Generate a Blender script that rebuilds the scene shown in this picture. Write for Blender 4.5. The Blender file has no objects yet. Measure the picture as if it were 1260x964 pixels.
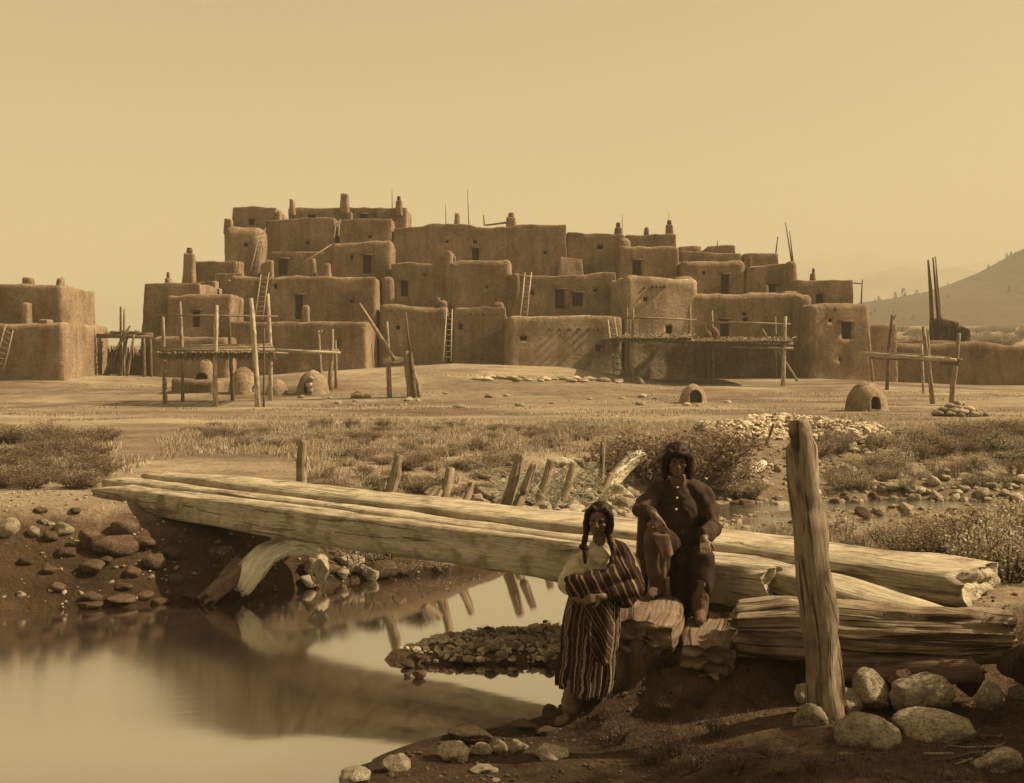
import bpy, bmesh, math, random
import numpy as np
from mathutils import Vector, Matrix

sc = bpy.context.scene
COL = sc.collection
RNG = np.random.default_rng(7)
random.seed(7)

# ------------------------------------------------------------------ camera
F, HZ, CX, H = 1484.0, 445.0, 630.0, 2.15      # focal length (px of the 1260 px print), horizon row, centre column, eye height
cam = bpy.data.objects.new('camera', bpy.data.cameras.new('camera'))
COL.objects.link(cam)
cam.location = (0, 0, H)
cam.rotation_euler = (math.radians(90), 0, 0)
cam.data.sensor_width = 36
cam.data.lens = F * 36 / 1260
cam.data.shift_y = -(482 - HZ) / 1260
cam.data.clip_start = 0.1
cam.data.clip_end = 12000
sc.camera = cam

# ------------------------------------------------------------------ light
SUN = Vector((0.74, 0.06, 0.66)).normalized()
EL = math.asin(SUN.z)
w = bpy.data.worlds.new('World'); sc.world = w; w.use_nodes = True
nt = w.node_tree; nt.nodes.clear()
sky = nt.nodes.new('ShaderNodeTexSky'); sky.sky_type = 'NISHITA'; sky.sun_disc = False
sky.sun_elevation = EL; sky.sun_rotation = math.atan2(SUN.x, SUN.y)
sky.dust_density = 3.0; sky.air_density = 1.0
bw = nt.nodes.new('ShaderNodeRGBToBW')
pw = nt.nodes.new('ShaderNodeMath'); pw.operation = 'POWER'; pw.inputs[1].default_value = 0.85
mu = nt.nodes.new('ShaderNodeMix'); mu.data_type = 'RGBA'; mu.blend_type = 'MULTIPLY'; mu.inputs[0].default_value = 1.0
mu.inputs[7].default_value = (2.26, 1.75, .93, 1)
bg = nt.nodes.new('ShaderNodeBackground'); bg.inputs[1].default_value = 0.051
out = nt.nodes.new('ShaderNodeOutputWorld')
L = nt.links.new
L(sky.outputs[0], bw.inputs[0]); L(bw.outputs[0], pw.inputs[0]); L(pw.outputs[0], mu.inputs[6])
L(mu.outputs[2], bg.inputs[0]); L(bg.outputs[0], out.inputs[0])

sl = bpy.data.lights.new('sun', 'SUN'); sl.energy = 5.0; sl.angle = math.radians(0.6); sl.color = (1.0, 0.80, 0.48)
so = bpy.data.objects.new('sun', sl); COL.objects.link(so)
so.rotation_euler = (-SUN).to_track_quat('-Z', 'Y').to_euler()
so.location = (30, -10, 40)

vs = sc.view_settings
vs.view_transform = 'Standard'; vs.look = 'None'; vs.gamma = 1; vs.use_curve_mapping = False; vs.exposure = 0.86
sc.cycles.max_bounces = 6
sc.cycles.volume_bounces = 0
sc.cycles.use_denoising = True

# ------------------------------------------------------------------ helpers
def P(px, py, D):
    return Vector(((px - CX) * D / F, D, H - (py - HZ) * D / F))

def smooth(a, b, x):
    t = np.clip((x - a) / (b - a), 0, 1)
    return t * t * (3 - 2 * t)

def _hash(ix, iy, iz):
    n = (ix * 374761393 + iy * 668265263 + iz * 2147483647) & 0xffffffff
    n = ((n ^ (n >> 13)) * 1274126177) & 0xffffffff
    n = n ^ (n >> 16)
    return (n & 0xffff) / 32767.5 - 1.0

def vn(x, y, z=0.0):
    x, y, z = np.broadcast_arrays(np.asarray(x, float), np.asarray(y, float), np.asarray(z, float))
    ix, iy, iz = [np.floor(v).astype(np.int64) for v in (x, y, z)]
    fx, fy, fz = x - ix, y - iy, z - iz
    fx, fy, fz = [f * f * (3 - 2 * f) for f in (fx, fy, fz)]
    r = 0
    for dx in (0, 1):
        for dy in (0, 1):
            for dz in (0, 1):
                wgt = (fx if dx else 1 - fx) * (fy if dy else 1 - fy) * (fz if dz else 1 - fz)
                r = r + wgt * _hash(ix + dx, iy + dy, iz + dz)
    return r

def fbm(x, y, z=0.0, o=3):
    r, a, s = 0, 1.0, 1.0
    for k in range(o):
        r = r + a * vn(np.asarray(x) * s + 13.7 * k, np.asarray(y) * s - 7.1 * k, np.asarray(z) * s + 3.3 * k)
        a *= 0.5; s *= 2.03
    return r

def link(o, parent=None):
    COL.objects.link(o)
    if parent is not None: o.parent = parent
    return o

def worldloc(o):
    v = Vector((0, 0, 0))
    while o is not None:
        v += o.location; o = o.parent
    return v

def tag(o, label=None, cat=None, group=None, kind=None):
    if label: o['label'] = label
    if cat: o['category'] = cat
    if group: o['group'] = group
    if kind: o['kind'] = kind
    return o

def thing(name, label, cat, loc, group=None):
    o = bpy.data.objects.new(name, None); o.empty_display_size = 0.2
    link(o); o.location = loc
    return tag(o, label, cat, group)

class MB:
    """collects world-space vertices, faces and uvs of ONE mesh"""
    def __init__(s): s.v = []; s.f = []; s.uv = []
    def add(s, v, f, uv=None):
        n = len(s.v); s.v.extend([tuple(p) for p in v])
        for k, q in enumerate(f):
            s.f.append([i + n for i in q])
            s.uv.append(uv[k] if uv else [(0, 0)] * len(q))
    def tube(s, pts, rad, n=8, amp=0.0, seed=0, cap=True, sq=0.0):
        """tapered, knobbly tube along pts; u runs along it in metres, v round it"""
        pts = [Vector(p) for p in pts]
        if not hasattr(rad, '__len__'): rad = [rad] * len(pts)
        rings, us, u = [], [], 0
        for i, p in enumerate(pts):
            d = (pts[min(i + 1, len(pts) - 1)] - pts[max(i - 1, 0)]).normalized()
            a = d.cross(Vector((0, 0, 1)) if abs(d.z) < 0.9 else Vector((1, 0, 0))).normalized()
            b = d.cross(a)
            if i: u += (p - pts[i - 1]).length
            us.append(u); ring = []
            for k in range(n):
                t = 2 * math.pi * (k + 0.5) / n
                r = rad[i] * (1 + amp * (float(vn(2.2 * math.cos(t) + seed, 2.2 * math.sin(t), u / max(rad[i], .01) * .3)) + (.5 * float(vn(5 * math.cos(t) + seed, 5 * math.sin(t), u / max(rad[i], .01) * .5)) if n > 9 else 0)))
                ring.append(p + a * math.cos(t) * r + b * math.sin(t) * r)
            rings.append(ring)
        s.loft(rings, us, cap)
    def loft(s, rings, us=None, cap=True, closed=True):
        n = len(rings[0]); V = [p for r in rings for p in r]; Fc = []; U = []
        m = len(rings)
        if us is None: us = list(range(m))
        cnt = n if closed else n - 1
        for i in range(m - 1):
            for k in range(cnt):
                k2 = (k + 1) % n
                Fc.append([i * n + k, i * n + k2, (i + 1) * n + k2, (i + 1) * n + k])
                U.append([(us[i], k / n), (us[i], (k + 1) / n), (us[i + 1], (k + 1) / n), (us[i + 1], k / n)])
        if cap and closed:
            Fc.append([k for k in range(n)][::-1]); U.append([(us[0], k / n) for k in range(n)][::-1])
            Fc.append([(m - 1) * n + k for k in range(n)]); U.append([(us[-1], k / n) for k in range(n)])
        s.add(V, Fc, U)
    def box(s, lo, hi):
        x0, y0, z0 = lo; x1, y1, z1 = hi
        v = [(x0, y0, z0), (x1, y0, z0), (x1, y1, z0), (x0, y1, z0), (x0, y0, z1), (x1, y0, z1), (x1, y1, z1), (x0, y1, z1)]
        s.add(v, [(0, 3, 2, 1), (4, 5, 6, 7), (0, 1, 5, 4), (1, 2, 6, 5), (2, 3, 7, 6), (3, 0, 4, 7)])
    def mesh(s, name, off=Vector((0, 0, 0)), smooth_=True):
        me = bpy.data.meshes.new(name)
        a = np.array(s.v, float) - np.array(off)
        me.from_pydata(a.tolist(), [], s.f)
        uvl = me.uv_layers.new(name='UVMap')
        flat = [c for face in s.uv for q in face for c in q]
        uvl.data.foreach_set('uv', flat)
        bm = bmesh.new(); bm.from_mesh(me)
        bmesh.ops.recalc_face_normals(bm, faces=bm.faces[:]); bm.to_mesh(me); bm.free()
        if smooth_: me.polygons.foreach_set('use_smooth', [True] * len(me.polygons))
        return me
    def build(s, name, mat, parent=None, loc=None, smooth_=True):
        off = worldloc(parent) if parent is not None else (Vector(loc) if loc is not None else Vector((0, 0, 0)))
        me = s.mesh(name, off, smooth_); me.materials.append(mat)
        o = bpy.data.objects.new(name, me); link(o, parent)
        if parent is None and loc is not None: o.location = loc
        return o

def evaluated(me, mods):
    """mesh data after the given modifiers, as a new plain mesh"""
    o = bpy.data.objects.new('temporary', me); COL.objects.link(o)
    for kind, kw in mods:
        m = o.modifiers.new(kind, kind)
        for k, v in kw.items(): setattr(m, k, v)
    dg = bpy.context.evaluated_depsgraph_get(); dg.update()
    r = bpy.data.meshes.new_from_object(o.evaluated_get(dg), depsgraph=dg)
    bpy.data.objects.remove(o)
    return r

def cut(me, cutters):
    """boolean difference of a mesh with a list of closed MB cutters"""
    res = me
    for c in cutters:
        cm = c.mesh('cutter', smooth_=False)
        co = bpy.data.objects.new('cutter', cm); COL.objects.link(co)
        res = evaluated(res, [('BOOLEAN', dict(operation='DIFFERENCE', object=co, solver='EXACT'))])
        bpy.data.objects.remove(co)
    return res

def from_mesh(name, me, mat, parent=None, loc=None):
    off = worldloc(parent) if parent is not None else (Vector(loc) if loc is not None else Vector((0, 0, 0)))
    me.transform(Matrix.Translation(-off)); me.materials.clear(); me.materials.append(mat)
    o = bpy.data.objects.new(name, me); link(o, parent); me.name = name
    if parent is None and loc is not None: o.location = loc
    return o

# ------------------------------------------------------------------ materials
def sep(v, warm=0.0):
    """warm grey-brown base colour of brightness v"""
    g = float(np.interp(v, [0, .05, .15, .3, .45, .8], [.46, .54, .67, .76, .84, .95])) - .10 * warm
    b = float(np.interp(v, [0, .05, .15, .3, .45, .8], [.36, .40, .48, .55, .64, .78])) - .10 * warm
    return (v, v * g, v * b, 1)

def new_mat(name, rough=0.95):
    m = bpy.data.materials.new(name); m.use_nodes = True
    n = m.node_tree; b = n.nodes['Principled BSDF']
    b.inputs['Roughness'].default_value = rough
    b.inputs['Specular IOR Level'].default_value = 0.15
    return m, n, b

def ramp(n, fac, stops):
    r = n.nodes.new('ShaderNodeValToRGB')
    e = r.color_ramp.elements
    while len(e) < len(stops): e.new(0.5)
    for k, (p, c) in enumerate(stops): e[k].position = p; e[k].color = c
    n.links.new(fac, r.inputs[0]); return r.outputs[0]

def coords(n, kind='Object', scale=(1, 1, 1)):
    t = n.nodes.new('ShaderNodeTexCoord'); m = n.nodes.new('ShaderNodeMapping')
    m.inputs['Scale'].default_value = scale
    if kind == 'World':
        g = n.nodes.new('ShaderNodeNewGeometry'); n.links.new(g.outputs['Position'], m.inputs[0])
    else: n.links.new(t.outputs[kind], m.inputs[0])
    return m.outputs[0]

def noise(n, vec, scale, detail=5, rough=0.6, dist=0.0):
    t = n.nodes.new('ShaderNodeTexNoise'); t.inputs['Scale'].default_value = scale
    t.inputs['Detail'].default_value = detail; t.inputs['Roughness'].default_value = rough
    t.inputs['Distortion'].default_value = dist
    n.links.new(vec, t.inputs['Vector']); return t.outputs['Fac']

def mixc(n, fac, a, b, mode='MIX'):
    m = n.nodes.new('ShaderNodeMix'); m.data_type = 'RGBA'; m.blend_type = mode
    for s, v in ((m.inputs[0], fac), (m.inputs[6], a), (m.inputs[7], b)):
        if hasattr(v, 'is_output'): n.links.new(v, s)
        else: s.default_value = v
    return m.outputs[2]

def bump(n, b, h, strength, dist):
    u = n.nodes.new('ShaderNodeBump'); u.inputs['Strength'].default_value = strength; u.inputs['Distance'].default_value = dist
    n.links.new(h, u.inputs['Height']); n.links.new(u.outputs[0], b.inputs['Normal'])

def maths(n, op, a, b):
    m = n.nodes.new('ShaderNodeMath'); m.operation = op
    for s, v in ((m.inputs[0], a), (m.inputs[1], b)):
        if hasattr(v, 'is_output'): n.links.new(v, s)
        else: s.default_value = v
    return m.outputs[0]

def objrand(n):
    return n.nodes.new('ShaderNodeObjectInfo').outputs['Random']

def mat_adobe(name, v, lo=0.66, hi=1.25):
    m, n, b = new_mat(name)
    c = coords(n, 'World')
    big = noise(n, c, 0.55, 6, 0.65); fine = noise(n, c, 5.0, 6, 0.7)
    cs = coords(n, 'World', (1, 1, 0.22)); streak = noise(n, cs, 1.6, 5, 0.65)
    a = ramp(n, big, [(0.25, sep(v * lo, .4)), (0.55, sep(v, .3)), (0.8, sep(v * hi, .2))])
    a = mixc(n, 0.5, a, ramp(n, fine, [(0.32, (.5, .48, .46, 1)), (0.68, (1.3, 1.3, 1.3, 1))]), 'MULTIPLY')
    a = mixc(n, 0.6, a, ramp(n, streak, [(0.32, (.52, .48, .46, 1)), (0.58, (1.1, 1.1, 1.1, 1))]), 'MULTIPLY')
    vo = n.nodes.new('ShaderNodeTexVoronoi'); vo.inputs['Scale'].default_value = .45; vo.inputs['Randomness'].default_value = 1
    wv = n.nodes.new('ShaderNodeVectorMath'); wv.operation = 'MULTIPLY_ADD'; wv.inputs[1].default_value = (1, 1, 1)
    nz = n.nodes.new('ShaderNodeTexNoise'); nz.inputs['Scale'].default_value = 1.2; nz.inputs['Detail'].default_value = 5; n.links.new(c, nz.inputs['Vector'])
    n.links.new(c, wv.inputs[0]); n.links.new(nz.outputs['Color'], wv.inputs[2]); n.links.new(wv.outputs[0], vo.inputs['Vector'])
    sx = n.nodes.new('ShaderNodeSeparateColor'); n.links.new(vo.outputs['Color'], sx.inputs[0])
    a = mixc(n, 1.0, a, ramp(n, sx.outputs[0], [(0, (.80, .78, .76, 1)), (.5, (1, 1, 1, 1)), (1, (1.12, 1.12, 1.12, 1))]), 'MULTIPLY')
    pit = noise(n, c, 2.6, 8, .75)
    a = mixc(n, .8, a, ramp(n, pit, [(.33, (.5, .46, .43, 1)), (.42, (1, 1, 1, 1))]), 'MULTIPLY')
    n.links.new(a, b.inputs['Base Color'])
    bump(n, b, maths(n, 'ADD', maths(n, 'ADD', fine, big), maths(n, 'MULTIPLY', pit, 1.2)), 0.9, 0.12)
    return m

def mat_wood(name, v, grain=1.0, rough=0.9, crack=0.5):
    m, n, b = new_mat(name, rough)
    uv = coords(n, 'UV', (1.0, 1.0, 1)); 
    obr = n.nodes.new('ShaderNodeObjectInfo').outputs['Random']
    add = n.nodes.new('ShaderNodeVectorMath'); add.operation = 'ADD'
    n.links.new(uv, add.inputs[0]); n.links.new(obr, add.inputs[1])
    def mp(s):
        q = n.nodes.new('ShaderNodeMapping'); q.inputs['Scale'].default_value = s
        n.links.new(add.outputs[0], q.inputs[0]); return q.outputs[0]
    g1 = noise(n, mp((1.6, 34 * grain, 1)), 1.0, 6, 0.7, 0.4)
    g2 = noise(n, mp((1.1, 5, 1)), 1.3, 5, 0.6)
    ck = noise(n, mp((0.9, 17 * grain, 1)), 1.0, 3, 0.55, 0.8)
    a = ramp(n, g1, [(0.3, sep(v * 0.78, .2)), (0.5, sep(v * .98)), (0.72, sep(v * 1.12))])
    a = mixc(n, 0.55, a, ramp(n, g2, [(0.3, (.55, .55, .55, 1)), (0.7, (1.2, 1.2, 1.2, 1))]), 'MULTIPLY')
    bl_ = noise(n, mp((2.2, 3.2, 1)), 1.4, 6, 0.65, .5)
    a = mixc(n, .75, a, ramp(n, bl_, [(.36, (.42, .38, .35, 1)), (.52, (1, 1, 1, 1)), (.75, (1.18, 1.18, 1.18, 1))]), 'MULTIPLY')
    kn = n.nodes.new('ShaderNodeTexVoronoi'); kn.inputs['Scale'].default_value = 1.0; n.links.new(mp((1.3, 3.4, 1)), kn.inputs['Vector'])
    a = mixc(n, .8, a, ramp(n, kn.outputs['Distance'], [(.05, (.25, .2, .17, 1)), (.10, (.7, .66, .62, 1)), (.16, (1, 1, 1, 1))]), 'MULTIPLY')
    fg = noise(n, mp((7, 60 * grain, 1)), 1.0, 4, .7)
    a = mixc(n, .55, a, ramp(n, fg, [(.34, (.55, .52, .5, 1)), (.6, (1.12, 1.12, 1.12, 1))]), 'MULTIPLY')
    cm = ramp(n, ck, [(0.34 + .05 * (crack > .6), (.2, .16, .13, 1)), (0.39 + .06 * (crack > .6), (1, 1, 1, 1))])
    a = mixc(n, crack, a, cm, 'MULTIPLY')
    n.links.new(a, b.inputs['Base Color'])
    bump(n, b, maths(n, 'ADD', maths(n, 'MULTIPLY', g1, 0.6), maths(n, 'MULTIPLY', cm, 0.8)), 1.0, 0.045)
    return m

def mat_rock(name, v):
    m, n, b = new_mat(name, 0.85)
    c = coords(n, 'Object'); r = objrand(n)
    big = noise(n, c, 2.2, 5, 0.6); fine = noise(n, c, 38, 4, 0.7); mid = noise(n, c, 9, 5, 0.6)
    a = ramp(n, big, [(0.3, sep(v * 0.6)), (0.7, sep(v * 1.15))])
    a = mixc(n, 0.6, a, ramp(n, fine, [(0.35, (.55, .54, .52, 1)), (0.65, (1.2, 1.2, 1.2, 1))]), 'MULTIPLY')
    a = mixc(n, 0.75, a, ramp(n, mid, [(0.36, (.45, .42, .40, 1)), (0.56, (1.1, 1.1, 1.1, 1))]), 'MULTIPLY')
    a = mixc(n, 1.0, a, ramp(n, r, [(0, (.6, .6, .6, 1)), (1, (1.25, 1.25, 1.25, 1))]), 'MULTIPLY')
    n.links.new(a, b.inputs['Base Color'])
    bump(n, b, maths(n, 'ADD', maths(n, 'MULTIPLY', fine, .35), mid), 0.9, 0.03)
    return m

def mat_leaf(name, v, spread=0.5):
    m, n, b = new_mat(name, 0.7)
    g = n.nodes.new('ShaderNodeNewGeometry')
    r = g.outputs['Random Per Island']
    a = ramp(n, r, [(0, sep(v * (1 - spread), .1)), (0.6, sep(v)), (1, sep(v * (1 + spread * 1.4)))])
    n.links.new(a, b.inputs['Base Color'])
    tr = n.nodes.new('ShaderNodeBsdfTranslucent'); n.links.new(a, tr.inputs[0])
    mx = n.nodes.new('ShaderNodeMixShader'); mx.inputs[0].default_value = 0.3
    o = n.nodes['Material Output']
    n.links.new(b.outputs[0], mx.inputs[1]); n.links.new(tr.outputs[0], mx.inputs[2]); n.links.new(mx.outputs[0], o.inputs[0])
    return m

def mat_cloth(name, v, scale=60, warm=0.2):
    m, n, b = new_mat(name, 0.95)
    c = coords(n, 'Object')
    f = noise(n, c, scale, 4, 0.7); g = noise(n, c, 7, 4, 0.6)
    a = ramp(n, g, [(0.3, sep(v * .7, warm)), (0.7, sep(v * 1.2, warm))])
    a = mixc(n, 0.5, a, ramp(n, f, [(0.35, (.7, .7, .7, 1)), (0.65, (1.2, 1.2, 1.2, 1))]), 'MULTIPLY')
    n.links.new(a, b.inputs['Base Color'])
    bump(n, b, maths(n, 'ADD', maths(n, 'MULTIPLY', f, .15), g), 0.6, 0.02)
    return m

def mat_stripes(name, vec_of, stops, freq):
    """woven blanket: bands across one coordinate"""
    m, n, b = new_mat(name, 0.95)
    s = vec_of(n)
    wob = noise(n, coords(n, 'Object'), 9, 3)
    s = maths(n, 'ADD', s, maths(n, 'MULTIPLY', wob, 0.045))
    fr = maths(n, 'FRACT', maths(n, 'MULTIPLY', s, freq), 0)
    r = n.nodes.new('ShaderNodeValToRGB'); r.color_ramp.interpolation = 'CONSTANT'
    e = r.color_ramp.elements
    while len(e) < len(stops): e.new(0.5)
    for k, (p, v) in enumerate(stops): e[k].position = p; e[k].color = sep(v, .3)
    n.links.new(fr, r.inputs[0])
    f = noise(n, coords(n, 'Object'), 70, 3)
    a = mixc(n, 0.5, r.outputs[0], ramp(n, f, [(0.35, (.65, .65, .65, 1)), (0.65, (1.2, 1.2, 1.2, 1))]), 'MULTIPLY')
    n.links.new(a, b.inputs['Base Color'])
    bump(n, b, f, 0.3, 0.01)
    return m

M = {}
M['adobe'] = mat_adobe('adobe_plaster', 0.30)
M['adobe_pale'] = mat_adobe('sunlit_adobe_plaster', 0.40)  # lighter plaster copy: sunlight put into the colour of walls turned right
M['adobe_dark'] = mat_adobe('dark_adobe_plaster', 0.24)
M['oven'] = mat_adobe('oven_clay', 0.36)
M['log'] = mat_wood('weathered_hewn_timber', 0.52)
M['log_grey'] = mat_wood('split_grey_timber', 0.36, 0.8, 0.9, 0.85)
M['stub'] = mat_wood('shaded_stub_timber', 0.24, 0.8, 0.9, 0.85)  # darker copy of the grey timber, the man's shadow put into its colour
M['pole'] = mat_wood('peeled_pole', 0.36)
M['pole_pale'] = mat_wood('pale_peeled_pole', 0.55)
M['pole_dark'] = mat_wood('dark_pole', 0.20)
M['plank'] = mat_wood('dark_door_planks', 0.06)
M['shade'] = mat_wood('dark_interior_board', 0.035)  # near-black boards stand in for the shade inside window openings
M['drift'] = mat_wood('bleached_driftwood', 0.74, 0.6, 0.8, 0.25)
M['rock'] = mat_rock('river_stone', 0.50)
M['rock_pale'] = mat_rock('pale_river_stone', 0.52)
M['rock_dark'] = mat_rock('damp_shaded_stone', 0.17)  # darker stone copy: damp stones, and bank stones with shade painted in
M['leaf'] = mat_leaf('scrub_leaf', 0.31)
M['leaf_pale'] = mat_leaf('dry_leaf', 0.44)
M['leaf_dark'] = mat_leaf('dark_leaf', 0.20)
M['shade_leaf'] = mat_leaf('shaded_bank_leaf', 0.13)  # darker leaf copy with the near bank's shade put into its colour
M['grass'] = mat_leaf('meadow_grass_blade', 0.40, 0.5)
M['twig'] = mat_wood('twig_bark', 0.26)
M['brush'] = mat_wood('dry_brushwood', 0.19)
M['skin'] = mat_cloth('brown_skin', 0.145, 20, .3); M['skin'].node_tree.nodes['Principled BSDF'].inputs['Roughness'].default_value = .5
M['skin'].node_tree.nodes['Principled BSDF'].inputs['Specular IOR Level'].default_value = .2
M['hair'] = mat_cloth('black_hair', 0.022, 90, .5); M['hair'].node_tree.nodes['Principled BSDF'].inputs['Roughness'].default_value = .55
M['dark_cloth'] = mat_cloth('dark_wool_cloth', 0.055, 60, -.7)
M['trousers'] = mat_cloth('dark_trouser_cloth', 0.036, 60, -.7)
M['white_cloth'] = mat_cloth('pale_printed_cotton', 0.43, 28, 0)
M['hide'] = mat_cloth('tanned_hide', 0.11, 30, .1)
M['hide_pale'] = mat_cloth('pale_buckskin', 0.16, 30, .1)
M['eye'] = mat_cloth('dark_eye', 0.015)
M['button'] = mat_cloth('shell_button', 0.75)
# ------------------------------------------------------------------ terrain
POLY = np.array([(-40, 11.0), (-20, 11.6), (-8, 12.3), (-5.35, 12.6), (-4.2, 13.0), (-3.0, 13.6), (-2.2, 14.2), (-1.5, 14.7), (-.4, 15.2),
    (0.3, 16.2), (0.9, 18.0), (2.0, 20.3), (3.7, 23.0), (5.6, 26.2), (9, 28), (14, 29), (42, 31), (42, 24), (14, 23.5), (9.5, 21),
    (7.5, 19.8), (6.1, 19.2), (3.6, 18.2), (2.4, 16), (1.5, 13.5), (1.05, 12.3), (0.5, 12.0), (-.2, 11.75), (-.85, 11.1), (-1.05, 10.75),
    (-.5, 10.52), (.3, 10.42), (.75, 10.3), (.6, 9.6), (.42, 9.1), (.12, 8.75), (-.35, 8.5), (-.75, 8.05), (-1.1, 7.6), (-1.35, 7.0),
    (-2, 5), (-2.5, 0), (-3, -8), (-40, -8)], float)
WATER = -0.5

def stream_distance(X, Y):
    """distance to the water's edge, positive on land"""
    d = np.full(np.shape(X), 1e9); inside = np.zeros(np.shape(X), bool)
    n = len(POLY)
    for i in range(n):
        ax, ay = POLY[i]; bx, by = POLY[(i + 1) % n]
        ex, ey = bx - ax, by - ay
        t = np.clip(((X - ax) * ex + (Y - ay) * ey) / (ex * ex + ey * ey), 0, 1)
        d = np.minimum(d, np.hypot(X - ax - t * ex, Y - ay - t * ey))
        c = ((ay > Y) != (by > Y)) & (X < (bx - ax) * (Y - ay) / (by - ay + 1e-12) + ax)
        inside ^= c
    return np.where(inside, -d, d)

BX = [-60, -34, -28, -20, -14.4, -9, -3.9, 3.3, 9.4, 15, 21, 32, 60]
BZ = [1.3, 1.3, 1.35, 1.0, 1.4, 1.7, 2.05, 1.75, .95, .95, 1.0, .45, .4]

def gz(X, Y):
    X = np.asarray(X, float); Y = np.asarray(Y, float)
    X, Y = np.broadcast_arrays(X, Y)
    g = np.interp(Y, [-50, 9, 15, 20, 30, 50, 57], [.33, .33, .42, .36, .2, 0, 0])
    g = g + np.interp(X, BX, BZ) * smooth(57, 78, Y)
    s = 0.018 + 0.022 * smooth(.12, .3, X / np.maximum(Y, 1))
    g = g + s * np.clip(Y - 90, 0, 420)
    g = g - .78 * smooth(10.6, 16.5, Y) * (1 - smooth(20, 24, Y)) * smooth(1.5, 3.5, X)
    g = g + .05 * fbm(X * .25, Y * .25) * smooth(12, 25, Y) * (1 - smooth(3, 8, np.hypot(X, Y) / 100))
    front = -.44 + .22 * smooth(.7, 2.1, X) + .8 * (1 - smooth(2.5, 5.5, Y))
    k = smooth(8.5, 9.25, Y + .25 * vn(X * 1.3, Y * 1.3))
    near = front * (1 - k) + g * k
    near = np.where((X < 1.0) & (Y > 9.3), np.minimum(near, -.41 + .7 * smooth(.7, 1.3, X) + .3 * smooth(12, 13, Y)), near)
    g = np.where((Y < 14) & (X > -3.2), near, g)
    g = g + 1.0 * smooth(3.55, 4.5, X) * (1 - smooth(8.3, 9.2, Y)) * smooth(2, 5, Y)  # bank raised out of view on the right to shade the near stones
    d = stream_distance(X, Y)
    dn = d + .12 * fbm(X * 1.2, Y * 1.2)
    slope = np.where(Y > 17, .28, .5)
    bank = WATER + .02 + slope * dn
    below = WATER - .06 - np.where(Y > 18, .05, .22) * np.minimum(-dn, 1.5) + np.where(Y > 17.5, .15 * fbm(X * .7, Y * 1.9) + .075, 0)
    below = below + .36 * np.exp(-((X - 10) / 4.5) ** 2 - ((Y - 24.6 - .1 * (X - 10)) / 1.1) ** 2)
    z = np.where(dn > 0, np.minimum(g, bank), below)
    z = z + .022 * fbm(X * 3.1, Y * 3.1, o=3) * smooth(-.1, .3, dn) * (1 - smooth(30, 50, Y))
    return z

def gz1(x, y): return float(gz(np.array([x]), np.array([y]))[0])

def G(px, py, lo=5.5, hi=95.0):
    """the ground point seen at a pixel"""
    for step in (.5, .02):
        D = np.arange(lo, hi, step)
        k = np.nonzero(gz((px - CX) * D / F, D) >= H - (py - HZ) * D / F)[0]
        d = D[k[0]] if len(k) else hi
        if step == .5: lo, hi = d - .55, d + .03
    p = P(px, py, d); p.z = gz1(p.x, p.y); return p

def axis(dense, lo, hi, grow=1.09):
    a = list(np.arange(dense[0], dense[1], dense[2])); s = dense[2]
    v = a[-1]
    while v < hi: s *= grow; v += s; a.append(min(v, hi))
    s = dense[2]; v = a[0]
    while v > lo: s *= grow; v -= s; a.insert(0, max(v, lo))
    return np.array(a)

def grid_mesh(name, X, Y, Z, mat, kind='structure'):
    ny, nx = X.shape
    me = bpy.data.meshes.new(name)
    v = np.stack([X, Y, Z], -1).reshape(-1, 3)
    i = np.arange(ny * nx).reshape(ny, nx)
    f = np.stack([i[:-1, :-1], i[:-1, 1:], i[1:, 1:], i[1:, :-1]], -1).reshape(-1, 4)
    me.from_pydata(v.tolist(), [], f.tolist())
    me.polygons.foreach_set('use_smooth', [True] * len(me.polygons))
    me.materials.append(mat)
    o = bpy.data.objects.new(name, me); link(o); tag(o, kind=kind); return o

m, n, b = new_mat('river_bottom_ground')
c = coords(n, 'World')
big = noise(n, c, 0.16, 6, 0.65); mid = noise(n, c, 1.7, 6, 0.7); fine = noise(n, c, 17, 6, 0.75)
cs = coords(n, 'World', (0.35, 1.0, 1)); band = noise(n, cs, .33, 6, .7)
a = ramp(n, big, [(0.3, sep(.20)), (0.5, sep(.34)), (0.68, sep(.45))])
a = mixc(n, .8, a, ramp(n, band, [(0.36, (.42, .39, .37, 1)), (0.56, (1.08, 1.08, 1.08, 1))]), 'MULTIPLY')
pt = noise(n, coords(n, 'World', (.3, 1, 1)), .085, 6, .62)
a = mixc(n, .9, a, ramp(n, pt, [(.38, (.58, .54, .51, 1)), (.56, (1.06, 1.06, 1.06, 1))]), 'MULTIPLY')
a = mixc(n, .7, a, ramp(n, mid, [(0.3, (.6, .6, .6, 1)), (0.65, (1.15, 1.15, 1.15, 1))]), 'MULTIPLY')
a = mixc(n, .8, a, ramp(n, fine, [(0.3, (.5, .5, .5, 1)), (0.65, (1.2, 1.2, 1.2, 1))]), 'MULTIPLY')
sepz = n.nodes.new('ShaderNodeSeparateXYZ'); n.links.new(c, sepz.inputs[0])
wet = n.nodes.new('ShaderNodeMapRange'); wet.inputs[1].default_value = -.6; wet.inputs[2].default_value = .4; n.links.new(sepz.outputs[2], wet.inputs[0])  # height ramp: damp soil by the water plus the banks' shade painted in
damp_shade = ramp(n, maths(n, 'ADD', wet.outputs[0], maths(n, 'MULTIPLY', maths(n, 'SUBTRACT', mid, .5), .35)), [(.05, (.26, .21, .18, 1)), (.5, (.38, .31, .27, 1)), (.84, (.50, .44, .41, 1)), (.98, (1, 1, 1, 1))])
far = n.nodes.new('ShaderNodeMapRange'); far.inputs[1].default_value = 15.6; far.inputs[2].default_value = 18; n.links.new(sepz.outputs[1], far.inputs[0])
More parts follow.
